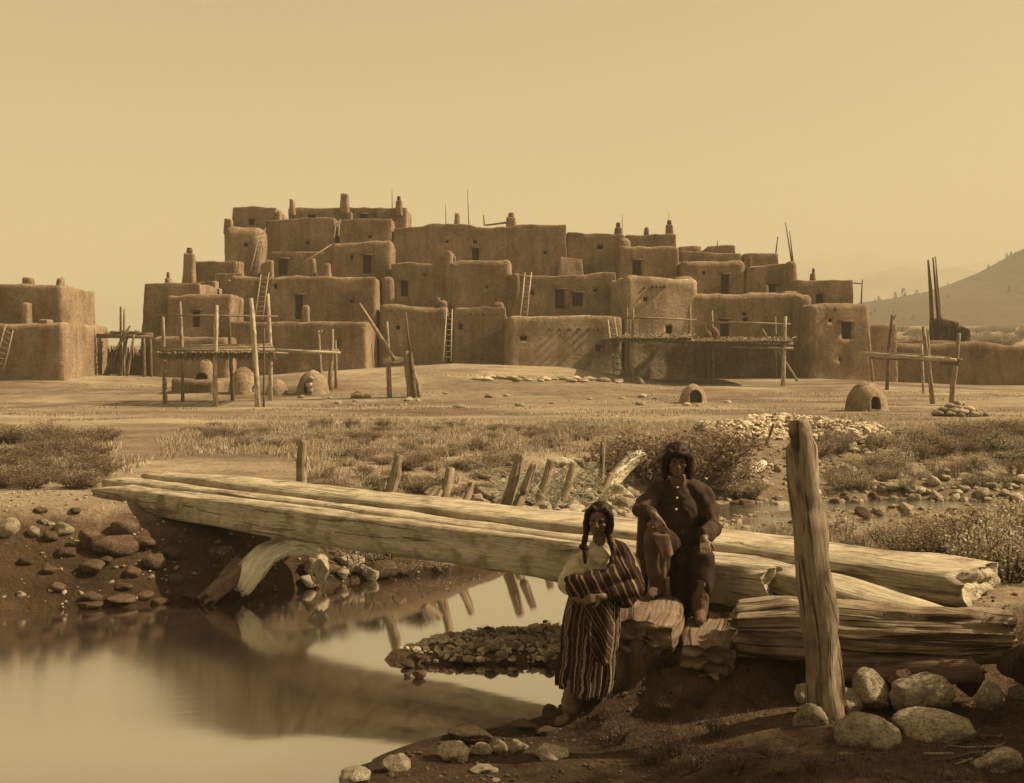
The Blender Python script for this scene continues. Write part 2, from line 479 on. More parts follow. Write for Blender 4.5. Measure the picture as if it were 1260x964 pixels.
damp_shade = mixc(n, far.outputs[0], damp_shade, (1, 1, 1, 1))
a = mixc(n, 1.0, a, damp_shade, 'MULTIPLY')
n.links.new(a, b.inputs['Base Color'])
bump(n, b, maths(n, 'ADD', maths(n, 'MULTIPLY', fine, .35), mid), 1.0, .12)
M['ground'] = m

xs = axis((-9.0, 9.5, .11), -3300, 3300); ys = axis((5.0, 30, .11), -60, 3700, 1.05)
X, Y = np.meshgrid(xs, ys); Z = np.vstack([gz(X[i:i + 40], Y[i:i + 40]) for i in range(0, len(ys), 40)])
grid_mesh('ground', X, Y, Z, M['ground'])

m, n, b = new_mat('slow_silty_water', 0.5)
b.inputs['Base Color'].default_value = sep(.04, .3)
c = coords(n, 'World', (1, .55, 1)); r1 = noise(n, c, 1.1, 3, .5, .6)
c2 = coords(n, 'World', (1, 2.6, 1)); r2 = noise(n, c2, 3.0, 4, .6, .4)
sy = n.nodes.new('ShaderNodeSeparateXYZ'); n.links.new(coords(n, 'World'), sy.inputs[0])
up = n.nodes.new('ShaderNodeMapRange'); up.inputs[1].default_value = 15.5; up.inputs[2].default_value = 19; up.inputs[3].default_value = .01; up.inputs[4].default_value = 1.0
n.links.new(sy.outputs[1], up.inputs[0])
gl = n.nodes.new('ShaderNodeBsdfGlossy'); gl.inputs['Color'].default_value = (.97, .95, .92, 1); 
rg = n.nodes.new('ShaderNodeMapRange'); rg.inputs[1].default_value = -3.2; rg.inputs[2].default_value = -.6; rg.inputs[3].default_value = .10; rg.inputs[4].default_value = .045
n.links.new(sy.outputs[0], rg.inputs[0]); n.links.new(rg.outputs[0], gl.inputs['Roughness'])
bump(n, b, maths(n, 'ADD', maths(n, 'MULTIPLY', r1, .035), maths(n, 'MULTIPLY', r2, up.outputs[0])), .3, .08)
n.links.new(b.inputs['Normal'].links[0].from_socket, gl.inputs['Normal'])
lw = n.nodes.new('ShaderNodeLayerWeight'); lw.inputs[0].default_value = .5
fac = n.nodes.new('ShaderNodeMapRange'); fac.inputs[1].default_value = .2; fac.inputs[2].default_value = .8; fac.inputs[3].default_value = .25; fac.inputs[4].default_value = .75
n.links.new(lw.outputs['Facing'], fac.inputs[0])
mx = n.nodes.new('ShaderNodeMixShader'); n.links.new(fac.outputs[0], mx.inputs[0]); n.links.new(b.outputs[0], mx.inputs[1]); n.links.new(gl.outputs[0], mx.inputs[2])
n.links.new(mx.outputs[0], n.nodes['Material Output'].inputs[0])
M['water'] = m
wx, wy = np.meshgrid(axis((-8, 2, .16), -42, 44, 1.2), axis((4, 14, .12), -9, 33, 1.2))
reflection_hump = .165 * np.exp(-((wy - 6.6) / 2.2) ** 2) * smooth(-9, -4, wx) * (1 - .9 * smooth(-1.7, -.5, wx))      # hump added to the water to widen the bridge's dark reflection
grid_mesh('stream_water', wx, wy, WATER + reflection_hump, M['water'])

m, n, b = new_mat('scrub_hillside')
c = coords(n, 'World', (1, 1, 1)); sp = noise(n, c, .38, 5, .8); bg_ = noise(n, c, .012, 5, .6)
a = ramp(n, sp, [(0.40, sep(.03)), (0.52, sep(.085)), (0.75, sep(.12))])
a = mixc(n, .5, a, ramp(n, bg_, [(0.35, (.6, .6, .6, 1)), (0.6, (1.15, 1.15, 1.15, 1))]), 'MULTIPLY')
n.links.new(a, b.inputs['Base Color']); M['hill'] = m
m, n, b = new_mat('dry_mountain_slope'); n.links.new(ramp(n, noise(n, coords(n, 'World'), .006, 5, .6), [(.35, sep(.12)), (.65, sep(.22))]), b.inputs['Base Color']); M['mountain'] = m

def ridge(name, D, depth, prof, step, mat='hill'):
    px = np.arange(prof[0][0], prof[-1][0] + 1, step)
    yy = np.interp(px, [p[0] for p in prof], [p[1] for p in prof])
    top = (HZ - yy) * D / F + H
    xx = (px - CX) * D / F
    ss = np.concatenate([np.linspace(0, 1, 26), np.linspace(1.06, 1.6, 6)])
    X = np.tile(xx, (len(ss), 1)); Y = D - depth + depth * ss[:, None] + 0 * X
    base = np.minimum(gz(X, np.full(X.shape, D - depth)), 30) - 3
    prof_s = np.where(ss <= 1, smooth(-.15, 1.1, ss) / smooth(-.15, 1.1, np.array(1.0)) - .02 * (1 - ss), 1 - (ss - 1) * 1.6)[:, None]
    Z = base + (top - base) * prof_s
    Z = Z + (top - base) * .075 * fbm(X / (depth * .16), Y / (depth * .16), o=4) * (1 - smooth(.8, 1.0, ss[:, None])) * (ss[:, None] > .05)
    Z = Z + (top - base) * .012 * fbm(X / (depth * .05), Y / (depth * .05), o=3)
    grid_mesh(name, X, Y, np.maximum(Z, base - 2), M[mat])

ridge('scrub_hill', 700, 320, [(930, 398), (1000, 385), (1062, 372), (1100, 367), (1140, 359), (1170, 349), (1200, 337), (1230, 322), (1260, 306),
      (1400, 225), (1600, 130), (2000, 80), (2300, 150), (2700, 380)], 4)
ridge('far_mountain', 2400, 500, [(700, 420), (900, 380), (1000, 350), (1050, 345), (1085, 334), (1110, 329), (1140, 333), (1180, 330), (1230, 342), (1400, 360), (1800, 420)], 5, 'mountain')
ridge('farthest_mountain', 3300, 500, [(500, 430), (700, 400), (850, 352), (940, 330), (985, 319), (1010, 312), (1040, 316), (1062, 310), (1090, 316), (1120, 322), (1170, 328),
      (1200, 324), (1260, 318), (1400, 312), (1700, 420)], 5, 'mountain')

# small trees on the hill's skyline and foot
def hill_tree(px, py, D, h, k):
    p = P(px, py, D); mb = MB(); r = random.Random(k)
    mb.tube([p - Vector((0, 0, .8)), p + Vector((0, 0, h * .5))], [h * .05, h * .03], 5)
    t = thing('pinyon_tree', 'small dark pinyon tree on the bare hillside beyond the wall', 'tree', p, 'pinyon trees dotted over the hillside')
    mb.build('trunk', M['twig'], t)
    cr = MB()
    for q in range(40):
        a = r.uniform(0, 6.28); z = r.uniform(.15, 1) ; rr = h * .38 * (1.15 - z) * r.uniform(.4, 1)
        cpos = p + Vector((math.cos(a) * rr, math.sin(a) * rr, z * h)); s = h * r.uniform(.10, .2)
        v = [cpos + Vector((r.uniform(-s, s), r.uniform(-s, s), r.uniform(-s, s))) for _ in range(4)]
        cr.add(v, [(0, 1, 2), (0, 2, 3), (0, 3, 1), (1, 3, 2)])
    cr.build('crown', M['leaf_dark'], t, smooth_=False)
# ------------------------------------------------------------------ adobe houses
def rounded_box(x0, x1, y0, y1, z0, z1, r, cell, seed, batter=.03, rot=0.0, amp=.065, wav=.14):
    """adobe mass: rounded edges, battered walls, uneven plaster and a wandering parapet line"""
    dims = (x1 - x0, y1 - y0, z1 - z0)
    nn = [max(2, int(math.ceil(d / cell))) for d in dims]
    r = min(r, min(dims) * .45)
    idx, V, Fc = {}, [], []
    lin = []
    for a in range(3):
        d = dims[a]; t = np.linspace(0, 1, nn[a] + 1) * d
        t = np.unique(np.concatenate([t, [r * .35, r, d - r, d - r * .35]])); lin.append(t)
    def vid(i, j, k):
        key = (i, j, k)
        if key not in idx: idx[key] = len(V); V.append((lin[0][i], lin[1][j], lin[2][k]))
        return idx[key]
    ns = [len(t) - 1 for t in lin]
    for i in range(ns[0]):
        for k in range(ns[2]):
            Fc.append([vid(i, 0, k), vid(i + 1, 0, k), vid(i + 1, 0, k + 1), vid(i, 0, k + 1)])
            q = ns[1]; Fc.append([vid(i, q, k), vid(i, q, k + 1), vid(i + 1, q, k + 1), vid(i + 1, q, k)])
    for j in range(ns[1]):
        for k in range(ns[2]):
            Fc.append([vid(0, j, k), vid(0, j, k + 1), vid(0, j + 1, k + 1), vid(0, j + 1, k)])
            q = ns[0]; Fc.append([vid(q, j, k), vid(q, j + 1, k), vid(q, j + 1, k + 1), vid(q, j, k + 1)])
    for i in range(ns[0]):
        for j in range(ns[1]):
            Fc.append([vid(i, j, 0), vid(i, j + 1, 0), vid(i + 1, j + 1, 0), vid(i + 1, j, 0)])
            q = ns[2]; Fc.append([vid(i, j, q), vid(i + 1, j, q), vid(i + 1, j + 1, q), vid(i, j + 1, q)])
    p = np.array(V); dm = np.array(dims)
    inner = np.clip(p, r, dm - r); e = p - inner; ln = np.linalg.norm(e, axis=1, keepdims=True)
    mx = np.abs(e).max(axis=1, keepdims=True)
    p = np.where(ln > 1e-9, inner + e / np.maximum(ln, 1e-9) * np.maximum(mx, 0), p)
    hfrac = (dm[2] - p[:, 2])
    cx = dm[:2] / 2
    sgn = np.clip((p[:, :2] - cx) / cx, -1, 1)
    p[:, :2] += sgn * (batter * hfrac)[:, None]
    nrm = e / np.maximum(ln, 1e-9)
    face = np.where(ln > 1e-9, nrm, 0)
    q = p + seed * 5.3
    for a in range(3):
        p[:, a] += amp * fbm(q[:, 0] * .8 + 31 * a, q[:, 1] * .8, q[:, 2] * .8, 3) * (1 if a < 2 else .5)
    p[:, 2] += (wav * vn(q[:, 0] * .28, q[:, 1] * .28, seed) + .07 * fbm(q[:, 0] * 1.3, q[:, 1] * 1.3, seed, 2)) * np.clip(p[:, 2] / dm[2], 0, 1.1) ** 3
    if rot:
        c, s = math.cos(rot), math.sin(rot); xy = p[:, :2] - cx
        p[:, 0] = cx[0] + xy[:, 0] * c - xy[:, 1] * s; p[:, 1] = cx[1] + xy[:, 0] * s + xy[:, 1] * c
    p += np.array((x0, y0, z0))
    mb = MB(); mb.add(p.tolist(), Fc); return mb

house_seed = [0]
def block(root, px0, px1, pyt, D, depth, holes=(), mat='adobe', pyb=None, name='room_block', r=.08, rot=0.0, batter=.02, wav=.17, cell=.4, vigas=()):
    """one room block of the pueblo; holes are (kind, px0, px1, py0, py1)"""
    house_seed[0] += 1
    a = P(px0, pyt, D); b_ = P(px1, pyt, D)
    zb = P(px0, pyb, D).z if pyb else min(gz1(a.x, D), gz1(b_.x, D)) - .5
    mb = rounded_box(a.x, b_.x, D, D + depth, zb, a.z, r, cell, house_seed[0], batter, rot, wav=wav)
    me = mb.mesh(name)
    parts = []
    if holes:
        cs = []
        for kind, hx0, hx1, hy0, hy1 in holes:
            p0, p1 = P(hx0, hy1, D), P(hx1, hy0, D)
            c_ = MB(); c_.box((p0.x, D - 1.6, p0.z), (p1.x, D + .34, p1.z)); cs.append(c_); parts.append((kind, p0, p1))
        me = cut(me, cs)
    o = from_mesh(name, me, M[mat], root)
    for kind, p0, p1 in parts:
        q = MB()
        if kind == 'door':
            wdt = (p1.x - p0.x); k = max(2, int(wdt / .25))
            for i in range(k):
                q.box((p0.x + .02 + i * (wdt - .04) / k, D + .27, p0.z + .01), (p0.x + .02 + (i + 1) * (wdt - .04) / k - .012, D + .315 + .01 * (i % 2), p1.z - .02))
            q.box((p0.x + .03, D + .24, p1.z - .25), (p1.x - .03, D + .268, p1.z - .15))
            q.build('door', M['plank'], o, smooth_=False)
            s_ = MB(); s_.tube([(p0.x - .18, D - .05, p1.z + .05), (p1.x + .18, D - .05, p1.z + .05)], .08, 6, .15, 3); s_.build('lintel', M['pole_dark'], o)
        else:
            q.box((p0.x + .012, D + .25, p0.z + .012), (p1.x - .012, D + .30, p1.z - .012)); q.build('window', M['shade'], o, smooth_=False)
    for vx, vy in vigas:
        q = MB(); p = P(vx, vy, D); rr = .07 + .02 * (int(vx) % 3)
        q.tube([p + Vector((0, .5, 0)), p + Vector((0, -.14 - .08 * (int(vx) % 2), -.02))], rr, 8, .1, vx); q.build('roof_beam_end', M['pole_dark'], o)
    return o

def chimney(root, px0, px1, pyt, pyb, D, kind='plain', mat='adobe'):
    a = P(px0, pyt, D); b_ = P(px1, pyb, D); house_seed[0] += 1
    wd = b_.x - a.x
    mb = rounded_box(a.x, b_.x, D, D + max(.7, wd), b_.z - .5, a.z, .12, .2, house_seed[0], batter=.055, amp=.05, wav=.03)
    o = from_mesh('chimney', mb.mesh('chimney'), M[mat], root)
    if kind == 'pot':
        q = MB(); c_ = Vector(((a.x + b_.x) / 2, D + wd / 2, a.z)); n_ = 10
        rings = []
        for z, rr in ((-.05, .30), (.18, .36), (.3, .26), (.34, .33)):
            rings.append([c_ + Vector((math.cos(t) * rr * wd, math.sin(t) * rr * wd, z)) for t in [2 * math.pi * k / n_ for k in range(n_)]])
        q.loft(rings); q.build('chimney_pot', M['adobe_dark'], o)
    return o

pueblo = thing('adobe_pueblo', 'great terraced adobe pueblo of stacked brown room blocks with roof ladders', 'pueblo', (0, 84, 1.5))
B = lambda *a, **k: block(pueblo, *a, **k)
# top storeys first (farther back), then forward
B(355, 470, 256, 99, 6, [('window', 379, 388, 264.5, 269.5), ('door', 443, 451, 264, 271)], wav=.06)
B(464, 500, 257, 98, 5, [])
B(286, 340, 258, 98, 5, [('window', 306, 313, 270, 277)], rot=.0, wav=.3)
B(836, 863, 302, 99, 5, []); B(870, 905, 303, 99, 5, [])
B(840, 912, 310.5, 96, 4, [])
B(916, 957, 311, 96, 5, [])
B(484, 697, 278, 95, 8, [('door', 581, 589, 306, 321), ('window', 582, 587, 296, 300), ('window', 548, 552, 295.5, 299), ('window', 669, 673, 309.5, 313)], wav=.25)
B(690, 716, 318, 94.4, 3, [], name='buttress', batter=.16)
B(698, 768, 286, 96, 6, [('window', 735, 742, 302, 307)])
B(760, 777, 293, 95.6, 5, [], r=.5)
B(770, 831, 289, 97, 5, [])
B(418, 482, 271, 95, 4, [('window', 453, 457, 290, 293.5)])
B(327, 412, 269.5, 95.4, 5, [('window', 376, 381, 297, 301)], wav=.2)
B(275, 322, 279, 93.5, 6, [('window', 300, 305, 299, 304)], r=.6)
B(226, 292, 321, 91, 6, [], wav=.05)
B(334, 410, 310.5, 91.5, 5, [('door', 343, 354, 319, 339)], wav=.3)
B(408, 481, 297.5, 91, 7, [('door', 447, 457, 314.5, 336.5), ('window', 431, 434.5, 314.5, 319.5)], r=.2, mat='adobe')
B(763, 836, 304, 92, 6, [('door', 778, 789, 320.5, 341)], r=.2)
B(838, 918, 317, 91, 6, [('door', 887, 897, 338, 365), ('window', 864, 868, 334, 338)], wav=.45, r=.45)
B(919, 976, 328, 91, 6, [('door', 946, 955, 349.5, 365)], wav=.3)
B(970, 981, 323, 90.6, 4, [], name='buttress', r=.5, batter=.05)
B(981, 1050, 344.5, 88, 6, [('window', 1004, 1013, 362, 373)], wav=.05)
B(263, 299, 337, 89.5, 3, [], wav=.04); B(238, 266, 346.5, 88.6, 4, [])
B(481, 555, 323.5, 89, 7, [('door', 493, 502, 345.5, 365), ('window', 521, 524, 337, 340)], wav=.2)
B(548, 557, 308, 88.6, 2, [], name='buttress', r=.4)
B(554, 629, 321, 88.4, 8, [('window', 597, 600.5, 352, 355)], r=.3, wav=.15)
B(626, 758, 338, 88, 8, [('door', 683, 694.5, 356.5, 380), ('door', 704, 717, 360.5, 377.5), ('window', 730, 735, 355.5, 359.5), ('window', 652, 657, 358, 363)], wav=.15)
B(283, 462, 340, 86, 10, [('door', 363, 372.5, 363, 393), ('window', 337, 341, 349.5, 355.5), ('window', 431, 435, 369, 373)], wav=.15, r=.2)
B(850, 990, 363, 84.4, 7, [('window', 913, 918, 384.5, 388.5), ('door', 886, 897, 393, 414), ('window', 914, 920, 391, 396)], wav=.25, r=.35)
B(178, 246, 348.5, 83, 9, [], wav=.06, batter=.05)
B(467, 550, 376, 86, 6, [('window', 487.5, 492, 401, 406)], r=.3, mat='adobe')
B(559, 622, 379, 85.6, 6, [('window', 564, 569, 399, 406)], mat='adobe', vigas=[(580 + 8 * k, 386) for k in range(5)])
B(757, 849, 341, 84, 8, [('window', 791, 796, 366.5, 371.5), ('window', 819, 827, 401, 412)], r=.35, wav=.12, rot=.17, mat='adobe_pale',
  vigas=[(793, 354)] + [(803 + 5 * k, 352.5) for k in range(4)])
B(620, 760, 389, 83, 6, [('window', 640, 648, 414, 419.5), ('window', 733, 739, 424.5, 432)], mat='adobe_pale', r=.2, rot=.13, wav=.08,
  vigas=[(641 + 12 * k, 405) for k in range(9)])
B(205, 285, 362.5, 82, 6, [('door', 237, 246, 382, 402.5)], r=.22, wav=.1)
B(281, 451, 396, 81, 13, [('window', 412, 417, 419, 427)], r=.2, wav=.04, batter=.012)
B(992, 1066, 374, 81, 6, [('door', 1035, 1047.5, 396.5, 417.5), ('window', 1019, 1023, 392.5, 397), ('window', 1031, 1034.5, 441, 445)], mat='adobe', r=.3, rot=.1, batter=.05, vigas=[(1028, 380)])
B(980, 1000, 362, 83, 4, [], name='buttress', r=.4)
B(185, 281, 414.5, 78.5, 3.4, [], r=.25, wav=.05)
B(1067, 1104, 399, 85, 5, [('window', 1094, 1100, 437, 443)], r=.2)
# low parapet lumps and roof walls
for (a_, b2, t, D, dp) in [(320, 334, 360 - 36, 87.5, 1), (350, 362, 343, 87, 1), (629, 640, 334, 87.8, 1.4), (470, 484, 340, 88.6, 1), (540, 549, 370, 86.6, 1), (606, 620, 373, 86, 1),
                           (828, 855, 343, 84.8, 1), (963, 982, 359, 86, 1.2), (920, 953, 360, 85, 1)]:
    block(pueblo, a_, b2, t, D, dp, name='parapet', r=.3, cell=.3)
CH = [(419, 427.5, 237, 257, 98, ''), (356, 361, 245.5, 258, 98.4, ''), (337, 345, 260, 271, 97, ''), (427, 432.5, 261, 272, 96, ''), (487, 494, 246.5, 258, 97.5, 'pot'),
      (559.5, 565.5, 263, 279, 95.8, ''), (623.5, 634.5, 267, 278, 95.8, 'pot'), (757, 765, 279, 288, 96.4, 'pot'), (793.5, 798.5, 280, 291, 97.4, ''), (820, 828.5, 276, 290, 97.4, 'pot'),
      (275, 284, 268.5, 281, 94, ''), (226, 237.5, 310.5, 346, 89.6, 'pot'), (203, 209, 341, 350, 84, 'pot'), (326, 335, 321, 341, 87.4, ''), (399, 406, 325, 340, 87.2, ''),
      (279, 286, 344, 362, 88, ''), (371, 379, 376, 397, 82, ''), (999, 1004, 336, 346, 88.8, 'pot'), (921, 925, 318, 329, 91.8, ''), (941.5, 945.5, 351, 365, 87.6, ''),
      (535, 541, 366, 377, 87, ''), (556, 560, 314, 324, 89.6, ''), (382, 387, 318, 341, 87.4, ''), (818, 821, 333, 343, 92, '')]
for c_ in CH: chimney(pueblo, *c_)

# the separate house at the left edge
lh = thing('adobe_house', 'two storey adobe house at the far left with stones along its foot', 'house', (-30, 72, 1.2))
block(lh, -40, 76.5, 351, 74, 6, [], r=.2, wav=.12, batter=.012, mat='adobe')
block(lh, -60, 78, 398, 71.5, 8, [], r=.22, wav=.1, batter=.02, mat='adobe')
for c_ in [(27, 38, 341.5, 353, 75.5, ''), (69, 75.5, 342, 353, 75, ''), (26, 34.5, 373, 400, 73, '')]: chimney(lh, *c_)
block(lh, 46, 58, 396, 72.4, 1, name='parapet', cell=.3)

# long courtyard wall on the right
wl = MB()
a, b_ = P(1096, 421, 85), P(1400, 421, 89)
me = rounded_box(a.x, b_.x, 86, 87.0, .0, a.z, .3, .6, 77, batter=.03, wav=.35).mesh('adobe_wall')
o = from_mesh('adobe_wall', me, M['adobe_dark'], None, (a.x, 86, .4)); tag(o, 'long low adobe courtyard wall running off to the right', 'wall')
me = rounded_box(P(1230, 0, 84).x, P(1330, 0, 84).x, 83.2, 84.5, 0, P(0, 447, 84).z, .3, .5, 78, wav=.2).mesh('low_wall')

# kiva roof with brush windbreak and ladder poles behind the wall
kv = MB()
pk = P(1160, 419, 90)
kiva = thing('kiva', 'round earth walled kiva behind the courtyard wall with a brush windbreak', 'kiva', (pk.x, 91, .6))
rings = []
for z, rr in ((.2, 3.4), (3.2, 3.2), (pk.z - .15, 3.05), (pk.z, 2.7)):
    rings.append([Vector((pk.x + math.cos(t) * rr, 92.5 + math.sin(t) * rr, z)) for t in [2 * math.pi * k / 28 for k in range(28)]])
kv.loft(rings); kv.build('kiva_wall', M['adobe_dark'], kiva)
def brush_screen(px0, px1, pyt, pyb, D, root, seed):
    r = random.Random(seed); q = MB()
    for k in range(230):
        t = r.random(); x = px0 + (px1 - px0) * t
        yt = pyt + (1 - t) * -1 * 0 + r.uniform(-2, 3) + 5 * t * t
        p = P(x, pyb + r.uniform(-1, 3), D + r.uniform(-.5, .5)); p2 = P(x + r.uniform(-1.5, 1.5), yt, D + r.uniform(-.5, .5))
        q.tube([p, (p + p2) / 2 + Vector((r.uniform(-.05, .05), 0, 0)), p2], [.04, .035, .015], 4, cap=False)
    return q.build('brush_windbreak', M['brush'], root)
brush_screen(1144, 1180, 393, 421, 90.6, kiva, 3)
brush_screen(1181, 1193, 403, 423, 90.2, kiva, 4)
q = MB(); q.tube([P(1148, 425, 90.5), P(1145, 356, 90.3), P(1142, 320, 90.2)], [.17, .14, .07], 7, .1, 5); o = q.build('kiva_ladder_pole', M['pole_dark'], None, P(1148, 425, 90.5))
tag(o, 'single tall dark ladder pole rising from the kiva, left of the forked pair', 'pole')
for k, (xb, xt, yt, tx) in enumerate([(1158, 1148, 317, 'taller dark pole of the close pair rising from the kiva'), (1159.5, 1151, 316, 'thin right hand pole of the close pair rising from the kiva')]):
    q = MB(); q.tube([P(xb, 425, 90.4 + .3 * k), P((xb + xt) / 2, (425 + yt) / 2, 90.3 + .3 * k), P(xt, yt, 90.2 + .3 * k)], [.16, .13, .06] if k == 0 else [.10, .08, .04], 7, .1, 8 + k)
    o = q.build('kiva_ladder_pole', M['pole_dark'], None, P(xb, 425, 90.4)); tag(o, tx, 'pole')

# clay ovens
def oven(px0, px1, pyt, pyb, D, hole, label, stones=0, seed=1, mat='oven', angle=0.0):
    c0 = P((px0 + px1) / 2, pyb, D); R_ = (px1 - px0) * D / F / 2; c = Vector((c0.x, D + R_, gz1(c0.x, D + R_)))
    Ht = P(0, pyt, D + R_ * .6).z - c.z
    rings = []; n_ = 40
    prof = [(1.04, -.25), (1.03, 0.0)] + [(math.cos(a) ** .95, math.sin(a) ** 1.05) for a in np.linspace(.08, 1.50, 15)] + [(.03, 1.0)]
    for rr, z in prof:
        ring = []
        for k in range(n_):
            t = 2 * math.pi * k / n_
            w_ = 1 + .05 * float(vn(2 * math.cos(t) + seed, 2 * math.sin(t), z * 2.2))
            ring.append(c + Vector((math.cos(t) * R_ * rr * w_, math.sin(t) * R_ * rr * w_, z * Ht * (1 + .03 * math.sin(t * 2 + seed)))))
        rings.append(ring)
    mb = MB(); mb.loft(rings); me = mb.mesh('clay_oven')
    if hole:
        hx0, hx1, hy0, hy1 = hole
        x0, x1 = P(hx0, 0, D).x - c.x, P(hx1, 0, D).x - c.x
        zt, zb = P(0, hy0, D).z, max(P(0, hy1, D).z, c.z + .03)
        ct = MB(); ring = []
        pr = [(x0, zb), (x0, zb + (zt - zb) * .6), (x0 + (x1 - x0) * .2, zb + (zt - zb) * .9), ((x0 + x1) / 2, zt), (x0 + (x1 - x0) * .8, zb + (zt - zb) * .9), (x1, zb + (zt - zb) * .6), (x1, zb)]
        ca, sa = math.cos(angle), math.sin(angle)
        rot_ = lambda x, y, z: Vector((c.x + x * ca - y * sa, c.y + x * sa + y * ca, z))
        ct.loft([[rot_(x, -R_ * 1.6, z) for x, z in pr], [rot_(x, R_ * .35, z) for x, z in pr]])
        me = cut(me, [ct])
    o = thing('clay_oven', label, 'oven', c)
    from_mesh('dome', me, M[mat], o)
    return o, c, R_

# timber-framed gap between the houses, ladders, poles
def pole(pts, rad, mat, name, label, cat, group=None, n=7, amp=.12):
    q = MB(); q.tube(pts, rad, n, amp, random.random() * 50); o = q.build(name, M[mat], None, pts[0])
    return tag(o, label, cat, group)

def ladder(b0, t0, b1, t1, nr, label, mat='pole_pale', rr=.06):
    root = thing('ladder', label, 'ladder', (Vector(b0) + Vector(b1)) / 2)
    for k, (p, q_) in enumerate(((b0, t0), (b1, t1))):
        mb = MB(); mid = (p + q_) / 2 + Vector((.02 * (1 - 2 * k), 0, 0)); mb.tube([p, mid, q_], [rr, rr * .9, rr * .75], 7, .12, k * 3 + p.x); mb.build('rail', M[mat], root)
    for i in range(nr):
        t = (i + .7) / (nr + .6); mb = MB(); a = b0.lerp(t0, t); c = b1.lerp(t1, t); d = (c - a) * .08
        mb.tube([a - d, c + d], rr * .55, 5); mb.build('rung', M['pole'], root)
    return root
ladder(P(545, 444.5, 83.2), P(549.5, 379, 85.3), P(555, 444.5, 83.2), P(556.5, 381, 85.3), 9, 'tall pale ladder against the middle lowest wall of the pueblo')
ladder(P(640, 388.6, 85), P(646, 336, 87.6), P(648.5, 389, 85), P(654, 335.5, 87.6), 8, 'ladder standing on a roof beside two dark doorways')
ladder(P(755.5, 459, 80.8), P(748, 394, 83), P(767, 461, 80.8), P(756, 391, 83), 9, 'ladder at the right end of the pale low wall')
ladder(P(308, 333, 90.2), P(320.5, 283.5, 92.6), P(317, 330, 90.2), P(326.5, 281, 92.6), 8, 'ladder high on the left side leading to the upper roof', 'pole')
ladder(P(313, 394, 82.6), P(321, 338, 85.4), P(323, 394, 82.6), P(331, 335.5, 85.4), 9, 'ladder left of the second tier doorway, above the big rack', 'pole')
ladder(P(411, 293.5, 93), P(413.5, 271, 94.6), P(416.5, 291, 93), P(418.5, 270.5, 94.6), 4, 'short ladder near the very top of the pueblo', 'pole')
ladder(P(3, 459, 70.6), P(16, 407, 71.2), P(-8, 459, 70.6), P(7, 400, 71.2), 8, 'ladder leaning on the lower storey of the left house', 'pole')
pole([P(361, 331, 89), P(385, 316, 89.8), P(408, 301, 90.6)], [.06, .05, .04], 'pole', 'roof_pole', 'long pole sloping up across a roof left of the top doorway', 'pole')
pole([P(482.6, 258, 97), P(482.4, 232, 97)], [.04, .02], 'pole', 'roof_pole', 'thin upright pole beside the chimney at the top right corner of the highest roof', 'pole')
pole([P(549, 280, 96), P(548, 250, 96)], [.04, .02], 'pole', 'roof_pole', 'short thin pole just left of a middle roof chimney', 'pole')
pole([P(577, 279, 96), P(575.3, 233, 96)], [.045, .02], 'pole', 'roof_pole', 'tall thin pole just right of a middle roof chimney', 'pole')
pole([P(596, 278, 96), P(595, 265, 96)], [.05, .04], 'pole_dark', 'roof_pole', 'stubby post at the end of the sloping roof beam', 'pole')
pole([P(597, 277.5, 96), P(625, 274, 96)], [.06, .08], 'pole_dark', 'roof_beam', 'sloping beam lying on the middle roof beside a squat chimney', 'beam')
pole([P(765.5, 289, 96.5), P(766, 263, 96.5)], [.03, .015], 'pole', 'roof_pole', 'hair thin pole beside the left chimney of the right roofs', 'pole')
pole([P(822.5, 289, 98.2), P(823, 262, 98.2)], [.03, .015], 'pole', 'roof_pole', 'hair thin pole behind the tallest right chimney', 'pole')
pole([P(954.6, 312, 96.5), P(957, 291.5, 96.5)], [.06, .04], 'pole_dark', 'roof_pole', 'short leaning pole at the edge of the upper right roof', 'pole')
pole([P(975, 327, 91), P(966.5, 274, 91)], [.07, .03], 'pole_dark', 'roof_pole', 'longest of the two poles leaning up over the right roofs', 'pole')
pole([P(976.3, 327, 91.2), P(971.5, 284, 91.2)], [.06, .03], 'pole_dark', 'roof_pole', 'shorter of the two poles leaning up over the right roofs', 'pole')
pole([P(882, 306, 98), P(883, 297, 98)], [.05, .03], 'pole_dark', 'roof_pole', 'tiny peg post on the broken upper right roof', 'pole')
fr = thing('roof_frame', 'small pole frame at the right corner of the lowest right roof', 'frame', P(1060, 374, 82.6))
for nm, a, b_, rr in [('post', P(1059.5, 376, 82.6), P(1061.2, 344, 82.6), .06), ('crossbar', P(1050, 348.5, 82.6), P(1060, 349.5, 82.6), .05)]:
    q = MB(); q.tube([a, b_], [rr, rr * .7], 6, .1, 2); q.build(nm, M['pole_dark'], fr)
for k, (x, y, h_) in enumerate([(1055, 373, 9), (1061, 373.5, 6)]): pass
